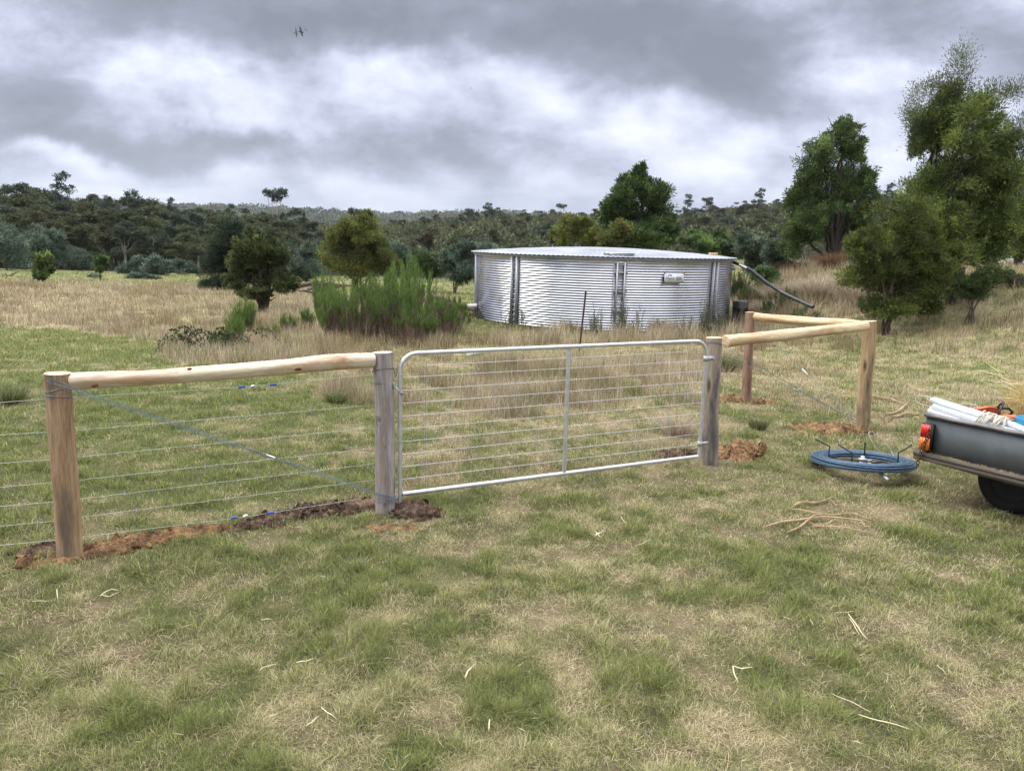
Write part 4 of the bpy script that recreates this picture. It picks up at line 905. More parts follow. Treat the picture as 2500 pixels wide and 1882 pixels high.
def picket():
    b = ground_pick(1414, 840); b[0], b[1] = atY(1414, 836, 16.5)[:2]; b[2] = float(ground_z(b[0], b[1])); t = atY(1430, 712, 16.5); mb = MB(); n = 12
    d = t - b; s_ = np.linspace(-.1, 1, 14)
    for a in (0, 2.1, 4.2):
        o_ = np.array([math.cos(a), math.sin(a), 0]) * .022; P = d * s_[:, None]; w_ = np.array([-math.sin(a), math.cos(a), 0]) * .006
        V = np.concatenate([P - w_, P + w_, P + o_ + w_, P + o_ - w_]); k = len(s_)
        mb.add(V, [(i + a_ * k, i + 1 + a_ * k, i + 1 + ((a_ + 1) % 4) * k, i + ((a_ + 1) % 4) * k) for i in range(k - 1) for a_ in range(4)] + [(0, k, 2 * k, 3 * k), (k - 1, 2 * k - 1, 3 * k - 1, 4 * k - 1)])
    o = mb.build('steel_picket', M_rust); o.location = b; tag(o, 'leaning rusty steel fence picket standing in front of the tank', 'fence post')
picket()
p = ground_pick(1143, 869); q = ground_pick(1204, 861); p[2] += .05; q[2] += .05; mb = MB(); mb.tube([p - p, (q - p) / 2 + (0, 0, .004), q - p], .042, 14)
o = mb.build('plastic_pipe', M_white, smooth=True); o.location = p; tag(o, 'white plastic pipe lying in dry grass behind the gate', 'pipe')
# log pile left of the tank, and an old heap in the field
def logpile(px, py, label, n, L, seed, Y=None):
    p = ground_pick(px, py) if Y is None else atY(px, py, Y); p[2] = float(ground_z(p[0], p[1])); R = np.random.default_rng(seed); e = empty('log_pile', p, 0, label, 'log pile')
    for q in range(n):
        a = R.normal(.15, .5); l = L * R.uniform(.35, 1); c = np.array([R.normal(0, L * .35), R.normal(0, .3), .1 + R.uniform(0, .55)]); d = np.array([math.cos(a), math.sin(a), R.normal(0, .18)]) * l / 2
        mb = MB(); r = R.uniform(.03, .09); mb.tube([c - d, c - d * .3 + R.normal(0, .03, 3), c + d * .4 + R.normal(0, .03, 3), c + d], [r, r * .95, r * .8, r * .5], 9, wob=.12, seed=q)
        mb.build('log', M_logs, e, smooth=True)
M_logs = mat('grey_dead_wood', (.15, .115, .09), .9, var=.5, scale=6, bump=.5)
logpile(1080, 735, 'heap of dead branches between the broom and the tank', 14, 1.2, 3, Y=27.)
logpile(775, 700, 'low heap of old branches at the back of the dry field', 16, 1.5, 4, Y=39.)

# ------------------------------------------------------------------ white vehicle behind the wattle
def white_vehicle():
    p = atY(2362, 640, 40.); z0 = float(ground_z(p[0], 40.)); e = empty('parked_vehicle', (p[0] + .6, 40., p[2] - .9), -.25, 'white vehicle parked behind the trunk of the tallest wattle', 'vehicle')
    pr = [(-2.3, .45), (-2.35, .9), (-2.2, 1.0), (-1.2, 1.08), (-.6, 1.72), (1.5, 1.78), (2.2, 1.7), (2.35, 1.0), (2.3, .45)]; mb = MB(); k = len(pr)
    V = [(x, -.9 + (.12 if z > 1.2 else 0), z) for x, z in pr] + [(x, .9 - (.12 if z > 1.2 else 0), z) for x, z in pr]
    mb.add(V, [(i, (i + 1) % k, k + (i + 1) % k, k + i) for i in range(k)] + [(0, 8, 1, 1)][:0]); c = len(V)
    for s_ in (0, k):
        mb.add([V[s_ + i] for i in range(k)], [(0, 1, 7, 8), (1, 2, 3, 7)], [(3, 6, 7), (3, 4, 5), (3, 5, 6)])
    b = mb.build('body', M_cream, e)
    for x0, x1 in ((-.9, .1), (.2, 1.1), (1.2, 2.0)):
        mb = MB(); xs = (x0 if x0 > -.6 else -.75, x1); mb.box(xs[0], xs[1], -.905, -.83, 1.15, 1.6); mb.build('window', M_glass, b)
    for x in (-1.45, 1.45):
        mb = MB(); mb.lathe([(0, -.1), (.2, -.1), (.34, -.08), (.36, 0), (.34, .08), (.2, .1), (0, .1)], 20, Matrix.Translation((x, -.82, .36)) @ Matrix.Rotation(PI / 2, 4, 'X')); w_ = mb.build('wheel', M_rubber, e)
white_vehicle()

# ------------------------------------------------------------------ timber fence
WOOD_L = woodmat('brown_log', [(.34, (.13, .085, .055)), (.46, (.30, .195, .115)), (.56, (.42, .295, .175)), (.68, (.54, .41, .26))], 5, streak=((.13, .10, .075), 3.2, .56), knots=(4., .07, (.07, .04, .03)))
WOOD_M = woodmat('grey_log', [(.30, (.12, .10, .095)), (.46, (.24, .21, .20)), (.58, (.37, .33, .32)), (.70, (.50, .46, .44))], 6, streak=((.32, .17, .09), 3., .60), blotch=((.10, .085, .08), 4., .60))
WOOD_G = woodmat('grey_brown_log', [(.30, (.13, .10, .08)), (.46, (.27, .22, .17)), (.60, (.42, .35, .27)), (.72, (.55, .46, .34))], 5, streak=((.085, .08, .085), 3., .54), knots=(3.5, .07, (.09, .06, .045)))
WOOD_C = woodmat('straw_brown_log', [(.30, (.16, .10, .055)), (.46, (.34, .235, .13)), (.60, (.50, .37, .21)), (.72, (.60, .47, .29))], 5, streak=((.12, .095, .075), 3., .56), knots=(3.5, .07, (.10, .05, .03)))
WOOD_F = woodmat('red_brown_log', [(.30, (.12, .065, .045)), (.46, (.27, .16, .11)), (.62, (.40, .27, .19)), (.72, (.50, .38, .28))], 5, streak=((.09, .06, .05), 3., .58))
PEEL = woodmat('peeled_pale_log', [(.32, (.36, .26, .17)), (.44, (.62, .51, .37)), (.54, (.76, .67, .52)), (.68, (.84, .77, .64))], 5, streak=((.50, .33, .21), 3.2, .555), blotch=((.42, .23, .13), 3.1, .60), knots=(2.6, .11, (.12, .035, .015)), rough=.6)
PEEL_Y = woodmat('peeled_yellow_log', [(.32, (.32, .21, .11)), (.44, (.58, .44, .26)), (.54, (.71, .57, .37)), (.68, (.79, .67, .47))], 5, streak=((.44, .28, .15), 3.2, .555), blotch=((.34, .19, .10), 3.1, .61), knots=(2.6, .12, (.16, .06, .025)), rough=.6)
M_knot = mat('dark_knot', (.14, .035, .02), .6, var=.5, scale=60)
END_Y = endgrain('cut_yellow_end', (.55, .40, .22), (.74, .60, .38)); END_G = endgrain('cut_grey_end', (.40, .38, .37), (.66, .64, .62)); END_O = endgrain('cut_orange_end', (.55, .33, .18), (.72, .50, .32))
def axis_obj(name, P, r, mats, parent, n=36, wob=.05, seed=0, k=64):
    """a log along the object's own z axis so the grain follows it"""
    P = np.asarray(P, float); a, b = P[0], P[-1]; d = Vector(b - a); q = d.to_track_quat('Z', 'Y').to_matrix().to_4x4(); Mw = Matrix.Translation(a) @ q; Mi = np.array(Mw.inverted())
    s_ = np.linspace(0, len(P) - 1, k); PP = np.stack([np.interp(s_, range(len(P)), P[:, i]) for i in range(3)], -1)
    if len(P) > 2:
        for _ in range(8): PP[1:-1] = (PP[:-2] + 2 * PP[1:-1] + PP[2:]) / 4
    rr = np.interp(s_, np.linspace(0, len(P) - 1, len(r)), r)
    L = PP @ Mi[:3, :3].T + Mi[:3, 3]; mb = MB(); mb.tube(L, rr, n, wob=wob, seed=seed, capmi=1)
    o = mb.build(name, mats, parent, smooth=False); me = o.data
    sm = np.array([p.material_index == 0 for p in me.polygons]); me.polygons.foreach_set('use_smooth', sm)
    o.matrix_local = Matrix.Translation(-Vector(parent.location)) @ Mw; return o
def post(px_t, g, r0, r1, mats, parent, seed, name='post', n=36):
    g = np.array([g[0], g[1], -.14]); t = on_plane(px_t[0], px_t[1], g, g + np.array([1., .0, 0])) if False else atY(px_t[0], px_t[1], g[1]); d = t - np.array([g[0], g[1], 0.]); g2 = np.array([g[0], g[1], 0]) - d * .12
    R = np.random.default_rng(seed); mid = [g2 + (t - g2) * s_ + np.append(R.normal(0, .006, 2), 0) for s_ in (.25, .5, .75)]
    return axis_obj(name, [g2, *mid, t], [r0, (r0 + r1) / 2, r1], mats, parent, seed=seed, wob=.045, k=48, n=n), t
def wire_pts(P, r, mb, n=5, crimp=0., sag=0., k=60, seed=0):
    P = np.asarray(P, float); s_ = np.linspace(0, len(P) - 1, k); PP = np.stack([np.interp(s_, range(len(P)), P[:, i]) for i in range(3)], -1)
    if crimp: PP[:, 2] += crimp * np.sin(np.arange(k) * 2.1 + seed) + crimp * .5 * np.random.default_rng(seed).normal(0, 1, k)
    if sag: t = np.linspace(0, 1, k); PP[:, 2] -= sag * 4 * t * (1 - t)
    mb.tube(PP, r, n)
def loop(mb, c, r, z, rw=.0028, tilt=0., turns=1, seed=0):
    t = np.linspace(0, 2 * PI * turns, 40 * turns); mb.tube(np.stack([c[0] + r * np.cos(t), c[1] + r * np.sin(t), z + tilt * np.cos(t + seed) + .006 * t / 6.28], -1), rw, 5)
def left_fence():
    o0 = (PL[0], PL[1], 0); e = empty('timber_fence', o0, 0, 'left timber fence panel with pale rail, grey and brown posts and strained wires', 'fence'); LM = W(e)
    _, tL = post((140, 911), PL, .072, .071, [WOOD_L, END_Y], e, 11)
    _, tM = post((934, 860), PM, .072, .071, [WOOD_M, END_G], e, 12)
    A, B = PL, PM
    rp = [on_plane(x, y, A, B) for x, y in ((168, 930), (360, 922), (560, 907), (700, 896), (800, 885), (912, 879))]
    axis_obj('rail', rp, [.054, .050, .052, .053, .058, .053], [PEEL, END_Y], e, seed=13, wob=.11, k=120)
    for kx, ky, kr in ((1024, 899, .020), (1026, 899, .012), (232, 941, .013), (461, 900, .010)):
        c = on_plane(kx if kx < 900 else kx - 300, ky, A, B); u_ = (B - A) / np.linalg.norm(B - A); nn = np.array([u_[1], -u_[0], .12]); mb = MB(); c = c + nn * .052
        q = np.linspace(0, 2 * PI, 14, endpoint=False); V = [c + nn * .006] + [c + np.array([u_[0], u_[1], .06]) * math.cos(t_) * kr * 1.5 + np.array([0, 0, 1]) * math.sin(t_) * kr * .8 - nn * .004 for t_ in q]; mb.add(V, Tr=[(0, i + 1, (i + 1) % 14 + 1) for i in range(14)]); mb.build('knot', M_knot, e, smooth=True, local=LM)
    u = (B - A) / np.linalg.norm(B - A); nb = np.array([-u[1], u[0]]) * .085   # wires run on the far side
    z1 = lambda zx, zy: (zx * .4747, 800 + zy * .4747)
    rows = [((0, 697 - 425), (235, 268), (1240, 252), (1910, 236)), ((0, 385), (240, 366), (1240, 306), (1910, 240)), ((0, 552), (1, 551), (380, 528), (1900, 400)), ((0, 697), (265, 678), (395, 665), (1910, 515)), ((0, 820), (270, 795), (405, 783), (1915, 620)),
            ((0, 918), (285, 895), (415, 880), (1920, 700)), ((0, 1020), (295, 992), (415, 973), (1920, 783)), ((0, 1118), (300, 1090), (1240, 975), (1860, 878))]
    A2, B2 = A + nb, B + nb
    for i, rw in enumerate(rows[1:]):
        mb = MB(); pa = on_plane(*z1(*rw[0]), A2, B2); pb = on_plane(*z1(*rw[3]), A2, B2); ext = pa - (pb - pa) / np.linalg.norm(pb - pa) * 2.2
        mp = [on_plane(*z1(*q), A2, B2) for q in rw[1:3]]; cr = .0016 if 1 <= i <= 5 else 0.
        wire_pts([ext, pa, *mp, pb], .0014 if cr else .0013, mb, 5, cr, k=150, seed=i)
        if cr:
            L = np.linalg.norm(pb - ext); 
            for q in np.arange(.12 + .07 * i, L - .1, .275):
                c = ext + (pb - ext) * q / L
                ps = [ext, pa, *mp, pb]; ds = np.cumsum([0] + [np.linalg.norm(ps[j + 1] - ps[j]) for j in range(len(ps) - 1)]); c = np.array([np.interp(q, ds, [p_[j] for p_ in ps]) for j in range(3)])
                mb.tube([c + (0, 0, -.011), c + (.004, 0, 0), c + (0, 0, .011)], .0028, 5)
        w_ = mb.build('line_wire', M_wire, e, smooth=True, local=LM)
        if i in (0, 6):
            for (zx, zy) in (((1245, 305), (1405, 294)) if i == 0 else ((1205, 976), (1393, 950))):
                c = on_plane(*z1(zx, zy), A2, B2); d = (pb - pa) / np.linalg.norm(pb - pa); k_ = MB(); k_.tube([c - d * .022, c - d * .02, c + d * .02, c + d * .022], [.004, .0075, .0075, .004], 8); k_.build('insulator', M_ins, w_, smooth=True, local=LM)
            c = on_plane(*z1(*((1262, 967) if i else (1300, 302))), A2, B2); k_ = MB(); k_.tube([c + (-.016, 0, -.006), c, c + (.016, 0, .006)], [.006, .012, .005], 8); k_.build('wire_joiner', M_white if i else M_galv, w_, smooth=True, local=LM)
    # stay wire: twisted strands from the top of the brown post to the foot of the grey one
    nf = -nb * .98; a = on_plane(117, 929, A + nf, B + nf); b = on_plane(972, 1222, A + nf, B + nf); mb = MB(); t = np.linspace(0, 1, 90)
    for q in range(4):
        tw = .015 * (1 - np.exp(-((t - .58) / .12) ** 2) * .8); P = a + (b - a) * t[:, None]; P[:, 2] += tw * math.cos(q * 1.57) + .002 * np.sin(t * 60 + q); P[:, 1] += tw * .5 * math.sin(q * 1.57); mb.tube(P, .0016, 5)
    for z_, tl in ((tL[2] - .10, .02), (tL[2] - .13, -.01)): loop(mb, (PL[0] + (tL[0] - PL[0]) * .9, PL[1]), .077, z_, .0022, tl)
    for z_, tl in ((.10, .02), (.125, .03), (.085, .01)): loop(mb, PM, .078, z_, .0025, tl, seed=2)
    st = mb.build('stay_wire', M_wireblue, e, smooth=True, local=LM)
    c = a + (b - a) * .58; k_ = MB(); k_.tube([c + (-.03, 0, .012), c + (0, 0, .004), c + (.03, 0, -.008)], .008, 8); k_.build('strainer', M_galv, st, smooth=True, local=LM)
    mb = MB(); mx = (PM[0] + (tM[0] - PM[0]) * .85, PM[1])
    loop(mb, mx, .0765, tM[2] - .135, .0022, .022, seed=1.0); mb.build('tie_wire', M_wiredark, e, smooth=True, local=LM); mb = MB(); loop(mb, mx, .0765, tM[2] - .22, .0022, .004); mb.build('tie_wire', M_wiredark, e, smooth=True, local=LM)
    return tM
tM = left_fence()
def right_fence():
    e = empty('timber_fence', (PG[0], PG[1], 0), 0, 'right timber corner fence of three posts with two yellow rails and crossing stay wires', 'fence'); LM = W(e)
    _, tG = post((1743, 824), PG, .078, .073, [WOOD_G, END_Y], e, 21); _, tC = post((2122, 784), PC, .073, .075, [WOOD_C, END_Y], e, 22); _, tF = post((1831, 762), PF, .064, .060, [WOOD_F, END_O], e, 23)
    z3 = lambda zx, zy: (1650 + zx * .3843, 720 + zy * .3843)
    P = [on_plane(*z3(*q), PG, PC) for q in ((312, 296), (480, 278), (680, 258), (900, 232), (1080, 212), (1205, 197))]; axis_obj('rail', P, [.054, .050, .055, .050, .052, .052], [PEEL_Y, END_Y], e, seed=24, wob=.10, k=110)
    P = [on_plane(*z3(*q), PF, PC) for q in ((478, 138), (560, 146), (720, 160), (900, 172), (1060, 180), (1178, 188))]; axis_obj('rail', P, [.056, .050, .055, .050, .052, .046], [PEEL_Y, END_Y], e, seed=25, wob=.10, k=110)
    def stay(pa, pb, n=2, r=.0022, j=.5, nm='stay_wire'):
        mb = MB(); M_w = M_wireblue; t = np.linspace(0, 1, 70)
        for q in range(n): Q = pa + (pb - pa) * t[:, None]; Q[:, 2] += (q - (n - 1) / 2) * .022 * np.abs((t - j)) * 2; mb.tube(Q, r, 5)
        c = pa + (pb - pa) * j; o = mb.build(nm, M_w, e, smooth=True, local=LM); k_ = MB(); d = (pb - pa) / np.linalg.norm(pb - pa); k_.tube([c - d * .05 + (0, 0, .004), c, c + d * .05 - (0, 0, .004)], [.005, .012, .006], 7); k_.build('strainer', M_galv, o, smooth=True, local=LM)
    u = (PC - PG) / np.linalg.norm(PC - PG); nf = np.array([u[1], -u[0]]) * .08
    stay(on_plane(*z3(305, 322), PG + nf, PC + nf), on_plane(*z3(1150, 812), PG + nf, PC + nf), 2, .002, .53); stay(on_plane(*z3(300, 372), PG + nf, PC + nf), on_plane(*z3(1148, 800), PG + nf, PC + nf), 1, .002, .5)
    stay(on_plane(*z3(450, 140), PF, PC), on_plane(*z3(1150, 800), PF, PC), 2, .0017, .56)
    for c_, r_, z_, w_, tl, sd_ in ((PC, .079, .10, .003, .025, 2), (PC, .079, .13, .0025, .015, 1), ((tG[0], tG[1]), .079, tG[2] - .07, .0022, .03, 2.), ((tF[0], tF[1]), .066, tF[2] - .08, .002, .03, 0)):
        mb = MB(); loop(mb, c_, r_, z_, w_, tl, seed=sd_); mb.build('tie_wire', M_wiredark, e, smooth=True, local=LM)
right_fence()

# ------------------------------------------------------------------ gate
def gate():
    gl = atY(977, 1212, 5.49); gr = atY(1708, 1122, 6.77); a = np.array([-.817, 5.49, 0]); b = np.array([1.725, 6.77, 0]); L = np.linalg.norm(b - a); an = math.atan2(b[1] - a[1], b[0] - a[0])
    e = empty('farm_gate', a, an, 'galvanised pipe farm gate with wire mesh and one upright stay', 'gate'); z0, z1_, rc, rt = .125, 1.187, .13, .0165
    t = np.linspace(0, PI / 2, 10); x1 = L
    top = [(0, 0, z0 - .065), (0, 0, z0 + .3), (0, 0, z1_ - rc)] + [(rc - rc * math.cos(q), 0, z1_ - rc + rc * math.sin(q)) for q in t[1:]]
    top += [(x, 0, z1_) for x in np.linspace(rc + .2, x1 - rc - .2, 8)] + [(x1 - rc + rc * math.sin(q), 0, z1_ - rc + rc * math.cos(q)) for q in t] + [(x1, 0, z1_ - rc - .1), (x1, 0, z0 - .02)]
    mb = MB(); mb.tube(top, rt, 16); mb.build('frame', M_galv, e, smooth=True)
    mb = MB(); mb.tube([(rt, 0, z0), (x1 * .5, 0, z0), (x1 - rt, 0, z0)], rt * 1.05, 16); mb.build('bottom_rail', M_galv, e, smooth=True)
    mx = 1.42; mb = MB(); mb.tube([(mx, 0, z0 + rt), (mx, 0, .6), (mx, 0, z1_ - rt)], .0165, 14); mb.build('stay', M_galv, e, smooth=True)
    mb = MB(); dz = .0965
    for q in range(9):
        z = z0 + .115 + q * dz; mb.tube([(rt * .6, 0, z), (x1 / 2, .002 * (-1) ** q, z - .002), (x1 - rt * .6, 0, z)], .0022, 6)
    mb.tube([(.21, 0, z1_ - .095), (x1 - .21, 0, z1_ - .09)], .0026, 6)
    for q in range(1, 15):
        x = q * .192
        if abs(x - mx) < .03: continue
        mb.tube([(x, .004, z0 + rt), (x, .004, z1_ - .093)], .0011, 5)
    for x in (.21, x1 - .21): mb.tube([(x, .004, z0 + rt), (x, .004, z1_ - .093)], .0012, 5)
    mb.build('wire_mesh', M_galv, e, smooth=True)
    mb = MB(); mb.lathe([(rt + .001, -.022), (rt + .008, -.022), (rt + .008, .022), (rt + .001, .022)], 16, Matrix.Translation((x1, 0, z1_ - .16))); mb.box(x1 + .01, x1 + .085, -.016, -.010, z1_ - .180, z1_ - .142); mb.box(x1 + .01, x1 + .085, .010, .016, z1_ - .180, z1_ - .142)
    mb.tube([(x1 + .06, -.028, z1_ - .16), (x1 + .06, .03, z1_ - .16)], .008, 8); mb.build('hinge', M_galvd, e)
    mb = MB(); mb.lathe([(rt + .001, -.02), (rt + .008, -.02), (rt + .008, .02), (rt + .001, .02)], 14, Matrix.Translation((x1, 0, z0 + .12))); mb.box(x1 + .01, x1 + .09, -.012, .012, z0 + .11, z0 + .13); mb.build('hinge', M_galvd, e)
    # chain from the post to the gate
    P = np.array([(-.085, -.02, .965), (-.060, -.035, .978), (-.052, -.03, .955), (-.035, -.04, .935), (-.012, -.045, .912), (.012, -.03, .895), (.026, -.018, .885)]); s_ = np.linspace(0, len(P) - 1, 13); PP = np.stack([np.interp(s_, range(len(P)), P[:, i]) for i in range(3)], -1)
    mb = MB()
    for i in range(12):
        c = (PP[i] + PP[i + 1]) / 2; d = PP[i + 1] - PP[i]; d /= np.linalg.norm(d); s2 = np.cross(d, (0, 1, .2)) if i % 2 else np.cross(d, (.2, .1, 1)); s2 /= np.linalg.norm(s2); q = np.linspace(0, 2 * PI, 14, endpoint=False)
        mb.tube(c + np.cos(q)[:, None] * d * .0155 + np.sin(q)[:, None] * s2 * .0085, .0028, 5, closed=True)
    mb.build('chain', M_galvd, e, smooth=True)
gate()

# ------------------------------------------------------------------ wire coil on its spinner
def coil():
    _c = atZ(2105, 1121, .12); e = empty('wire_spinner', (_c[0], _c[1] - .02, .012), .04, 'coil of blue wire lying on a steel spinner beside the trailer', 'wire coil'); R = np.random.default_rng(9); mb = MB(); t = np.linspace(0, 2 * PI, 96, endpoint=False)
    for layer in range(4):
        for q in range(13):
            r = .345 + q * .0125 + R.normal(0, .004); z = .092 + layer * .013 - .0012 * (q - 6) ** 2 * .25 + R.normal(0, .0025); ox, oy = R.normal(0, .006, 2)
            mb.tube(np.stack([ox + r * np.cos(t), oy + r * np.sin(t), z + .006 * np.sin(t + R.uniform(0, 6)) - .02 * np.sin(t) * 0], -1), .0068, 6, closed=True)
    mb.build('wire_coil', M_blue, e, smooth=True)
    mb = MB()
    for a in (.52, .52 + PI / 2): M = rotz(a); mb.box(-.40, .40, -.014, .014, .060, .078, M)
    mb.build('cross_arms', M_rustbar, e)
    mb = MB(); mb.lathe([(0, .03), (.035, .03), (.035, .09), (.022, .092), (.022, .11), (.045, .112), (.045, .125), (.02, .128), (.02, .15), (0, .152)], 18); mb.box(.03, .10, -.012, .012, .09, .115); mb.build('hub', M_galvd, e, smooth=False)
    for a, bx, by in ((2.62, -.13, .06), (3.93, -.10, .10), (1.05, 0, 0), (-.52, .17, .07)):
        x, y = .325 * math.cos(a), .325 * math.sin(a); mb = MB()
        P = [(x, y, .07), (x, y, .16), (x, y, .215), (x + bx * .35, y + by * .3, .235), (x + bx, y + by, .275)] if bx else [(x, y, .07), (x, y, .16), (x, y, .24)]
        mb.tube(P, .0075, 8); mb.build('upright_pin', M_black, e, smooth=True)
    M = Matrix.Translation((.0, -.36, .05)) @ rotz(-.12) @ Matrix.Rotation(.12, 4, 'X'); mb = MB(); mb.box(-.014, .014, -.20, .30, -.012, .012, M); mb.build('leg', M_galvd, e)
    q = np.linspace(0, 1, 40); mb = MB(); a = -2.2 + q * 5.2; mb.tube(np.stack([.24 + .13 * np.cos(a + 1.9), .10 + .05 * np.cos(a), .24 + .13 * np.sin(a + 1.0)], -1), .0028, 5); mb.tube([(.325 * math.cos(1.05), .29, .24), (.12, .26, .32), (.10, .22, .36)], .0028, 5); mb.build('loose_wire_end', M_wire, e, smooth=True); e.rotation_euler[0] = -.095; e.scale = (.89, .89, .95)
M_rustbar = mat('brown_steel_bar', (.16, .13, .12), .5, .6, var=.4, scale=20)
coil()

# ------------------------------------------------------------------ trailer and its load
TA = math.atan2(-.83, .558); T0 = (3.38, 6.10, 0)
def chainlinks(mb, P, L=.036, r=.0042, w=.012):
    P = np.asarray(P, float); ds = np.cumsum([0] + [np.linalg.norm(P[j + 1] - P[j]) for j in range(len(P) - 1)]); n = int(ds[-1] / (L * .78)); q = np.linspace(0, 2 * PI, 14, endpoint=False)
    for i in range(n):
        s0, s1 = i * ds[-1] / n, (i + 1) * ds[-1] / n; a = np.array([np.interp(s0, ds, P[:, j]) for j in range(3)]); b = np.array([np.interp(s1, ds, P[:, j]) for j in range(3)]); c = (a + b) / 2; d = (b - a) / np.linalg.norm(b - a)
        s2 = np.array([1., 0, 0]) if i % 2 else np.array([.2, 1., 0]); s2 = s2 - d * (s2 @ d); s2 /= np.linalg.norm(s2); mb.tube(c + np.cos(q)[:, None] * d * L / 2 + np.sin(q)[:, None] * s2 * w, r, 6, closed=True)
def trailer():
    e = empty('box_trailer', T0, TA, 'dark grey box trailer at the right edge with red and amber tail lamp', 'trailer'); LN, WD_ = 2.1, 1.25; zb, zt = .405, .70
    mb = MB(); mb.box(.0, LN, 0, .012, zb, zt); mb.build('side_panel', M_panel, e)
    mb = MB(); mb.box(.0, LN, WD_ - .012, WD_, zb, zt); mb.build('side_panel', M_panel, e)
    mb = MB(); mb.box(LN, LN + .012, 0, WD_, zb, zt); mb.build('front_panel', M_panel, e)
    mb = MB(); mb.box(.01, LN - .01, .014, WD_ - .014, zb - .004, zb + .012); mb.build('floor', M_board, e)
    for y in (-.006, WD_ - .006):
        mb = MB(); n = 20; pr = [(-.018, 0), (-.014, .02), (0, .028), (.02, .028), (.034, .02), (.038, -.012), (.026, -.012), (.012, 0)]; k = len(pr)
        V = [(x, y + a, zt - .002 + b + .0015 * math.sin(x * 19)) for x in np.linspace(-.01, LN + .02, n) for a, b in pr]; mb.add(V, [(i * k + j, i * k + (j + 1) % k, (i + 1) * k + (j + 1) % k, (i + 1) * k + j) for i in range(n - 1) for j in range(k)] + [(0, 1, 2, 3), (0, 3, 6, 7), (3, 4, 5, 6), *(((n - 1) * k + 3, (n - 1) * k + 2, (n - 1) * k + 1, (n - 1) * k), ((n - 1) * k + 7, (n - 1) * k + 6, (n - 1) * k + 3, (n - 1) * k))]); mb.build('top_rail', M_panelrail, e, smooth=False)
    mb = MB(); mb.box(-.045, LN, -.055, -.001, zb - .030, zb - .004); mb.box(-.04, LN, -.050, -.040, zb - .065, zb - .030); mb.build('side_ledge', M_board, e)
    mb = MB()   # tapering chassis rail
    xs = [0, .12, .42, .70, LN]; hs = [.028, .040, .046, .052, .055]
    V = [(x, y, z) for x, h in zip(xs, hs) for y in (-.030, .03) for z in (zb - .031, zb - .031 - h)]; Q = []
    for i in range(4): a = i * 4; Q += [(a, a + 1, a + 5, a + 4), (a + 2, a + 6, a + 7, a + 3), (a, a + 4, a + 6, a + 2), (a + 1, a + 3, a + 7, a + 5)]
    mb.add(V, Q + [(0, 2, 3, 1), (16, 17, 19, 18)]); mb.box(0, LN, WD_ - .05, WD_, zb - .09, zb - .005); mb.box(.0, .05, .031, WD_ - .051, zb - .07, zb - .005); mb.build('chassis', M_board, e)
    for y, sy in ((.34, 1), (WD_ - .34, -1)):
        Mx = Matrix.Translation((.57, y, .252)) @ Matrix.Scale(.925, 4) @ Matrix.Rotation(PI / 2, 4, 'X'); w_ = empty('wheel', (0, 0, 0)); w_.parent = e
        mb = MB(); mb.lathe([(.16, -.075), (.20, -.085), (.255, -.08), (.27, -.055), (.272, 0), (.27, .055), (.255, .08), (.20, .085), (.16, .075)], 40, Mx); mb.build('tyre', M_rubber, w_, smooth=True)
        mb = MB(); mb.lathe([(.0, -.02), (.05, -.05), (.07, -.02), (.13, .0), (.155, -.06), (.165, -.07), (.165, .07), (.155, .06), (0, .03)], 28, Mx); mb.build('rim', M_rim, w_, smooth=True)
    mb = MB(); mb.tube([(.57, .2, .27), (.57, WD_ - .2, .27)], .022, 10); mb.box(.2, 1.15, .22, .27, .315, .335); mb.box(.2, 1.15, WD_ - .27, WD_ - .22, .315, .335); mb.build('axle', M_rust, e)
    mb = MB(); mb.box(LN, LN + .9, WD_ / 2 - .04, WD_ / 2 + .04, .31, .38); mb.tube([(LN + .9, WD_ / 2, .36), (LN + 1.05, WD_ / 2, .37)], .045, 12); mb.build('drawbar', M_rust, e)
    mb = MB(); mb.box(-.012, .082, -.038, -.002, .425, .645); lp = mb.build('tail_lamp', M_black, e)
    for z0_, z1_, m_, nm in ((.535, .638, M_red, 'red_lens'), (.432, .531, M_amber, 'amber_lens')):
        mb = MB(); n = 7
        for i in range(n): a0 = -.004 + i * .0112; mb.box(a0, a0 + .0098, -.052 - .002 * (i % 2), -.036, z0_, z1_)
        mb.build(nm, m_, lp)
    mb = MB(); chainlinks(mb, [(.075, -.062, .632), (.068, -.066, .56), (.05, -.068, .50), (.035, -.07, .44), (.025, -.075, .39), (.012, -.066, .33), (.008, -.064, .275)]); mb.build('safety_chain', M_rust, e, smooth=True)
    R = np.random.default_rng(3); mb = MB(); n = 900; x = R.uniform(.03, 1.6, n); y = R.uniform(-.052, -.004, n); P = np.stack([x, y, np.full(n, zb - .003) + R.uniform(0, .006, n)], -1); D = R.normal(0, 1, (n, 3)); D[:, 2] = np.abs(D[:, 2]) * .45
    leaves(mb, P, D, R.uniform(.006, .028, n), np.full(n, .0022), np.array([(.50, .42, .24), (.38, .29, .15), (.62, .54, .34)])[R.integers(0, 3, n)], R); mb.build('straw_litter', M_grass, e, color=True)
    return e
trailer()
TMx = Matrix.Translation(T0) @ rotz(TA)
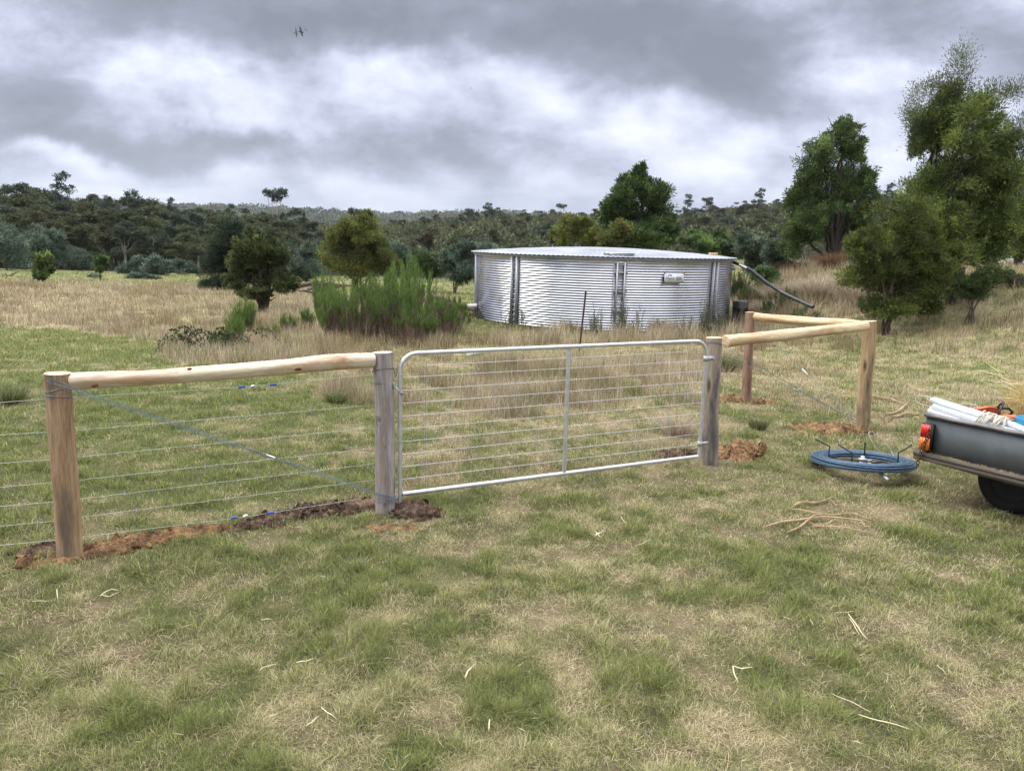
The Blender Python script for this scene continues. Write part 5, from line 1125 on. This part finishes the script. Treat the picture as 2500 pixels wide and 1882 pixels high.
def load():
    def em(nm, loc, rz, *a): v = TMx @ Vector(loc); return empty(nm, v, TA + rz, *a)
    e = em('steel_channels', (-.06, .055, .712), .035, 'bundle of bright zinc steel channels tied along the trailer side', 'steel channels')
    for (y, z, x0, w, h) in ((0, 0, .03, .085, .040), (.088, .002, .0, .085, .040), (.012, .044, .05, .080, .040), (.094, .046, .02, .080, .040), (.05, .088, .0, .085, .030)):
        mb = MB(); t = .0022; L = 2.05; mb.box(x0, x0 + L, y, y + t, z, z + h); mb.box(x0, x0 + L, y + w, y + w + t, z, z + h); mb.box(x0, x0 + L, y + t, y + w, z + h - t, z + h - .0002); mb.build('channel', M_steelbright, e)
    for x in (.30, .95, 1.5):
        mb = MB(); q = np.linspace(0, 2 * PI, 28, endpoint=False); mb.tube(np.stack([np.full(28, x) + .004 * np.sin(q), .08 + .100 * np.cos(q), .056 + .068 * np.sin(q)], -1), .0018, 5, closed=True); mb.build('tie_wire', M_wire, e, smooth=True)
    q = np.linspace(0, 1, 22); mb = MB(); mb.tube(np.stack([.05 - .16 * np.sin(q * PI), .03 + .02 * q, .06 + .055 * q - .02 * np.sin(q * 6)], -1), .0018, 5); mb.build('loose_wire_end', M_wire, e, smooth=True)
    mb = MB(); mb.tube(np.stack([.28 - .07 * np.cos(q * 5), .09 + .05 * np.sin(q * 5), .125 + .03 * np.sin(q * PI)], -1), .0018, 5); mb.build('loose_wire_end', M_wire, e, smooth=True)
    mb = MB(); R = np.random.default_rng(8); r_ = em('rope_coil', (.44, .155, .708), .035, 'old pale rope wound round the zinc channels', 'rope')
    for i in range(13):
        x = -.085 + i * .0145 + R.normal(0, .004); q = np.linspace(0, 2 * PI, 26, endpoint=False); tl = R.normal(0, .018)
        mb.tube(np.stack([x + tl * np.cos(q), .102 * np.cos(q) + R.normal(0, .003, 26), .072 * np.sin(q) + R.normal(0, .002, 26)], -1), .0072, 6, closed=True)
    mb.build('rope', M_rope, r_, smooth=True)
    e.rotation_euler[1] = .135; r_.rotation_euler[1] = .135
    # chainsaw
    c = em('chainsaw', (.24, .46, .665), .93, 'orange chainsaw with black handle lying on the load in the trailer', 'chainsaw')
    pr = [(-.20, 0), (-.21, .09), (-.14, .155), (.02, .18), (.13, .17), (.17, .12), (.18, 0)]; kk = len(pr); mb = MB()
    V = [(x, y * (.055 if z < .12 else .045), z) for y in (-1, 1) for x, z in pr]; mb.add(V, [(i, (i + 1) % kk, kk + (i + 1) % kk, kk + i) for i in range(kk)] + [(0, 1, 5, 6), (1, 2, 4, 5), (kk + 6, kk + 5, kk + 1, kk), (kk + 5, kk + 4, kk + 2, kk + 1)], [(2, 3, 4), (kk + 4, kk + 3, kk + 2)])
    o = mb.build('motor_casing', M_orange, c); bv = o.modifiers.new('bevel', 'BEVEL'); bv.width = .008; bv.segments = 2
    mb = MB(); mb.tube([(.10, -.07, .02), (.12, -.08, .12), (.17, -.06, .20), (.22, 0, .245), (.20, .05, .20), (.15, .075, .1), (.12, .07, .02)], .014, 10); mb.tube([(.15, 0, .03), (.30, 0, .05), (.36, 0, .12), (.30, 0, .17), (.16, 0, .165)], .018, 10); mb.build('handle', M_black, c, smooth=True)
    mb = MB(); mb.box(-.22, -.2, -.004, .004, .03, .085); mb.box(-.62, -.2, .052, .060, .03, .085); mb.build('guide_bar', M_galvd, c); c.scale = (.58, .62, .62)
    bx = em('tool_box', (.27, .50, .417), 0, 'grey lidded tool box under the chainsaw in the trailer', 'tool box'); mb = MB(); mb.box(-.26, .30, -.24, .24, 0, .20); o = mb.build('box', M_panel, bx); mb = MB(); mb.box(-.27, .31, -.25, .25, .201, .246); mb.build('lid', M_black, bx)
    c = em('power_tool', (.46, .42, .667), .7, 'small orange and black tool beside the chainsaw', 'power tool'); mb = MB(); mb.box(-.07, .05, -.035, .035, 0, .085); o = mb.build('casing', M_orange, c); bv = o.modifiers.new('bevel', 'BEVEL'); bv.width = .012; bv.segments = 3
    mb = MB(); mb.tube([(.05, 0, .045), (.09, 0, .05), (.15, .02, .09), (.20, .02, .20)], [.035, .03, .018, .015], 10); mb.build('handle', M_black, c, smooth=True)
    mb = MB(); mb.lathe([(0, 0), (.12, 0), (.145, .24), (.15, .25), (.14, .25), (.115, .015), (0, .015)], 24); o = mb.build('bucket', M_cyan, smooth=True); o.matrix_world = TMx @ Matrix.Translation((.68, .30, .53)); tag(o, 'blue plastic bucket at the right edge inside the trailer', 'bucket')
    # straw bundle
    s_ = em('straw_bundle', (.36, .97, .42), .2, 'loose bright straw heaped in the trailer at the photo edge', 'straw'); mb = MB(); R = np.random.default_rng(12); n = 5200
    v = R.normal(0, 1, (n, 3)); v /= np.linalg.norm(v, axis=1)[:, None]; v[:, 2] = np.abs(v[:, 2]); P = v * np.array([.24, .24, .55]) * (R.random((n, 1)) ** .3); D = R.normal(0, 1, (n, 3)) + v * .5; D[:, 0] -= .3
    leaves(mb, P, D, R.uniform(.05, .17, n), np.full(n, .0042), np.array([(.66, .52, .25), (.74, .62, .34), (.50, .37, .16)])[R.integers(0, 3, n)], R)
    n = 44; P = np.tile((-.12, -.1, .50), (n, 1)) + R.normal(0, .06, (n, 3)); D = R.normal(0, .35, (n, 3)) + (-1, -.1, .25); leaves(mb, P, D, R.uniform(.15, .30, n), np.full(n, .006), np.tile((.74, .64, .38), (n, 1)), R); mb.build('straw', M_grass, s_, color=True)
load()

# ------------------------------------------------------------------ litter on the grass
def strip(pts_px, w, label, m_, name, cat, seed, group=None, lift=.03, n=24):
    P = np.array([ground_pick(*q) for q in pts_px]); P[:, 2] = P[:, 2].mean() if len(P) < 4 else P[:, 2]; P[:, 2] += lift; s_ = np.linspace(0, len(P) - 1, n); PP = np.stack([np.interp(s_, range(len(P)), P[:, i]) for i in range(3)], -1); R = np.random.default_rng(seed)
    for _ in range(2): PP[1:-1] = (PP[:-2] + 2 * PP[1:-1] + PP[2:]) / 4
    t = np.linspace(0, 1, n); PP[:, 2] += (.010 if n > 12 else .002) * np.sin(t * 9 + seed); wd = w * (.35 + .65 * np.sin(np.clip(t * 1.1 + .08, 0, 1) * PI) ** .5); tg = np.gradient(PP, axis=0); sd_ = np.stack([-tg[:, 1], tg[:, 0], 0 * t], -1); sd_ /= np.linalg.norm(sd_, axis=1)[:, None]
    c = PP[0].copy(); V = np.concatenate([PP - sd_ * wd[:, None] / 2, PP + (0, 0, w * .25), PP + sd_ * wd[:, None] / 2, PP - (0, 0, w * .15)]) - c
    Q = [(a * n + i, a * n + i + 1, ((a + 1) % 4) * n + i + 1, ((a + 1) % 4) * n + i) for a in range(4) for i in range(n - 1)] + [(0, n, 2 * n, 3 * n), (n - 1, 4 * n - 1, 3 * n - 1, 2 * n - 1)]
    mb = MB(); mb.add(V, Q); o = mb.build(name, m_, smooth=True); o.location = c; return tag(o, label, cat, group)
z6 = lambda x, y: (1840 + x * .16275, 1190 + y * .16275)
BG = 'curled bark strips lying right of centre'
strip([z6(*q) for q in ((145, 680), (500, 540), (760, 505), (1100, 515), (1700, 550))], .032, 'longest tan bark strip, broad end lower left', M_strip, 'bark_strip', 'bark', 1, BG)
strip([z6(*q) for q in ((495, 745), (700, 610), (900, 490), (1050, 430))], .026, 'tan bark strip rising from the lower left end', M_strip, 'bark_strip', 'bark', 2, BG)
strip([z6(*q) for q in ((820, 570), (1000, 600), (1150, 590), (1180, 530), (1080, 470))], .014, 'thin looped bark strip in the middle of the heap', M_strip, 'bark_strip', 'bark', 3, BG)
strip([z6(*q) for q in ((880, 600), (1200, 630), (1500, 700), (1740, 705), (1820, 680))], .016, 'thin bark strip along the front right of the heap', M_strip, 'bark_strip', 'bark', 4, BG)
strip([z6(*q) for q in ((530, 355), (700, 280), (950, 248), (1190, 220))], .030, 'rear tan bark strip, upper edge of the heap', M_strip, 'bark_strip', 'bark', 5, BG)
strip([z6(*q) for q in ((530, 370), (800, 420), (1100, 440), (1450, 430), (1720, 540))], .018, 'thin rear bark strip bending down to the right', M_strip, 'bark_strip', 'bark', 6, BG)
strip([z6(*q) for q in ((1140, 255), (1250, 300), (1350, 340))], .012, 'short bark sliver behind the heap', M_strip, 'bark_strip', 'bark', 7, BG)
strip([z6(*q) for q in ((1600, 560), (1700, 640), (1750, 690))], .012, 'short bark sliver at the right end of the heap', M_strip, 'bark_strip', 'bark', 8, BG)
z3 = lambda x, y: (1650 + x * .3843, 720 + y * .3843)
for i, (lb, pts, w) in enumerate([('brown curled bark strip right of the corner post', ((1250, 655), (1330, 665), (1440, 700)), .05), ('brown bark piece standing out of the grass near the trailer', ((1330, 775), (1430, 740), (1480, 695)), .05), ('long pale bark strip nearest the trailer corner', ((1370, 790), (1450, 775), (1550, 770)), .045), ('thin pale bark strip between corner post and wire', ((900, 670), (1000, 640), (1150, 625)), .03)]):
    strip([z3(*q) for q in pts], w, lb, M_strip, 'bark_strip', 'bark', 20 + i)
zr = lambda x, y: (1650 + x * .3843, 1300 + y * .3843); zl = lambda x, y: (300 + x * .3843, 1250 + y * .3843)
ST = 'pale split straws lying on the near lawn'
for i, (lb, pts, w) in enumerate([
    ('longest pale straw near the lower right corner', [zr(1155, 1200), zr(1340, 1250), zr(1500, 1295)], .0075), ('thin long straw just above the longest one', [zr(985, 1060), zr(1120, 1120), zr(1235, 1178)], .005),
    ('pair of pale straws right of centre, longer one', [zr(1090, 545), zr(1150, 630), zr(1210, 712)], .0075), ('pair of pale straws right of centre, shorter one', [zr(1100, 575), zr(1140, 640), zr(1165, 685)], .005), ('short flat straw above the pair', [zr(1010, 543), zr(1130, 536)], .005),
    ('bent straw, level part, below the gate hinge', [zr(358, 872), zr(420, 888), zr(485, 882)], .0085), ('bent straw, upright part, below the gate hinge', [zr(360, 872), zr(370, 930), zr(396, 978)], .0075), ('tiny straw far right of the lawn', [zr(1655, 880), zr(1715, 935)], .004),
    ('short thin straw in the lawn above the pair', [zr(850, 577), zr(875, 618)], .004), ('thick pale straw left of centre', [zl(1100, 998), zl(1155, 988), zl(1208, 975)], .0085), ('thin straw left of the thick one', [zl(870, 1048), zl(900, 1022), zl(975, 1010)], .006),
    ('slanting straw in the lower left lawn', [zl(1165, 1400), zl(1248, 1333)], .006), ('slanting straw crossing toward the lower right', [zl(1262, 1283), zl(1360, 1355)], .005), ('short bright chip left of centre', [zl(880, 722), zl(945, 714)], .008), ('curved straw below the gate stay', [(1135, 1668), (1143, 1650), (1160, 1634)], .009),
    ('short straw below the curved one', [(1195, 1765), (1193, 1795)], .006), ('straw at the bottom edge, right of centre', [(1575, 1630), (1590, 1645), (1605, 1662)], .006),
    ('upper leg of the V shaped straw on the left', [(245, 1468), (268, 1450), (290, 1455)], .008), ('lower leg of the V shaped straw on the left', [(248, 1466), (270, 1470), (292, 1458)], .006), ('small upright straw at far left', [(140, 1452), (142, 1478)], .005), ('small level straw at far left', [(80, 1482), (120, 1482)], .005),
    ('straw under the gate, left of the others', [(1450, 1320), (1475, 1305)], .010), ('straw under the gate, crossing upward', [(1452, 1308), (1468, 1325)], .008), ('level straw of the group under the gate', [(1440, 1316), (1470, 1314)], .007), ('straw right of the group under the gate', [(1550, 1342), (1590, 1325)], .006), ('straw below the gate stay foot', [(1515, 1270), (1530, 1290)], .005)]):
    strip(pts, w, lb, M_strippale, 'straw_stalk', 'straw', 40 + i, ST, lift=.028, n=10)
def litter():
    R = np.random.default_rng(31); n = 1500; d = np.exp(R.uniform(math.log(2.3), math.log(13), n)); a = R.uniform(-.7, .75, n); x = d * np.sin(a); y = d * np.cos(a); k = (R.random(n) < .25 + .75 * (fbm(x / 1.2, y / 1.2, 91, 2) > .55)); x, y = x[k], y[k]; n = len(x)
    P = np.stack([x, y, ground_z(x, y) + R.uniform(.01, .035, n)], -1); D = R.normal(0, 1, (n, 3)); D[:, 2] *= .12; mb = MB(); leaves(mb, P, D, R.uniform(.02, .07, n), np.full(n, .0032), np.array([(.62, .54, .36), (.50, .40, .24), (.70, .64, .46)])[R.integers(0, 3, n)], R)
    o = mb.build('straw_litter', M_grass, color=True); tag(o, 'small bits of straw and chaff scattered over the lawn', 'straw litter', kind='stuff')
litter()

# ------------------------------------------------------------------ birds
def bird(px, py, Y, s, roll, label, body=M_bird):
    p = atY(px, py, Y); e = empty('bird', p, .3, label, 'bird', None); mb = MB()
    mb.tube([(-.42, 0, .0), (-.30, 0, .01), (-.05, 0, 0), (.15, 0, 0), (.30, 0, .02), (.40, 0, .03)], np.array([.015, .05, .10, .095, .05, .015]) * 1., 10); 
    for sg, tip in ((1, (-.10, .55, .55)), (-1, (.12, -.60, -.42))):
        t = np.array(tip); r_ = np.array([0, .06 * sg, .02]); V = [r_ + (.14, 0, 0), r_ + (-.12, 0, 0), t * .55 + (.13, 0, .03), t * .55 + (-.13, 0, .03), t + (.02, 0, 0), t + (-.06, 0, 0)]
        V = V + [np.array(v) + (0, 0, .02) for v in V]; mb.add(V, [(0, 2, 3, 1), (2, 4, 5, 3), (6, 7, 9, 8), (8, 9, 11, 10), (0, 6, 8, 2), (2, 8, 10, 4), (1, 3, 9, 7), (3, 5, 11, 9)])
    mb.add([(-.36, -.03, 0), (-.36, .03, 0), (-.58, .08, .0), (-.58, -.08, 0), (-.36, -.03, .015), (-.36, .03, .015), (-.58, .08, .012), (-.58, -.08, .012)], [(0, 1, 2, 3), (4, 7, 6, 5), (0, 3, 7, 4), (1, 5, 6, 2), (2, 6, 7, 3)])
    o = mb.build('body', body, e, smooth=True); e.scale = (s, s, s); e.rotation_euler = (roll, 0, .5); return e
M_birdg = mat('grey_feather', (.16, .18, .21), .8, var=.2)
bird(735, 79, 60., .55, .5, 'dark bird with raised wing in the middle of the flying three'); bird(723, 81, 64., .45, 1.1, 'left paler bird of the flying three', M_birdg); bird(747, 73, 66., .45, .2, 'right paler bird of the flying three', M_birdg)
bird(1149, 216, 140., .28, .3, 'tiny lone bird high over the tank')

# ------------------------------------------------------------------ air
def haze():
    mb = MB(); mb.box(-5400, 5400, -5400, 5400, -9, 190); m_ = bpy.data.materials.new('haze_air'); m_.use_nodes = True; m_.node_tree.nodes.clear(); T = NT(m_.node_tree)
    v = T.n('VolumePrincipled', {'Color': (.72, .78, .88, 1), 'Density': .00010, 'Anisotropy': 0.}); o = T.n('OutputMaterial'); T.L.new(v.outputs[0], o.inputs['Volume'])
    o = mb.build('haze', m_); tag(o, 'thin blue grey haze over the distant hills', 'haze', kind='stuff')
haze()
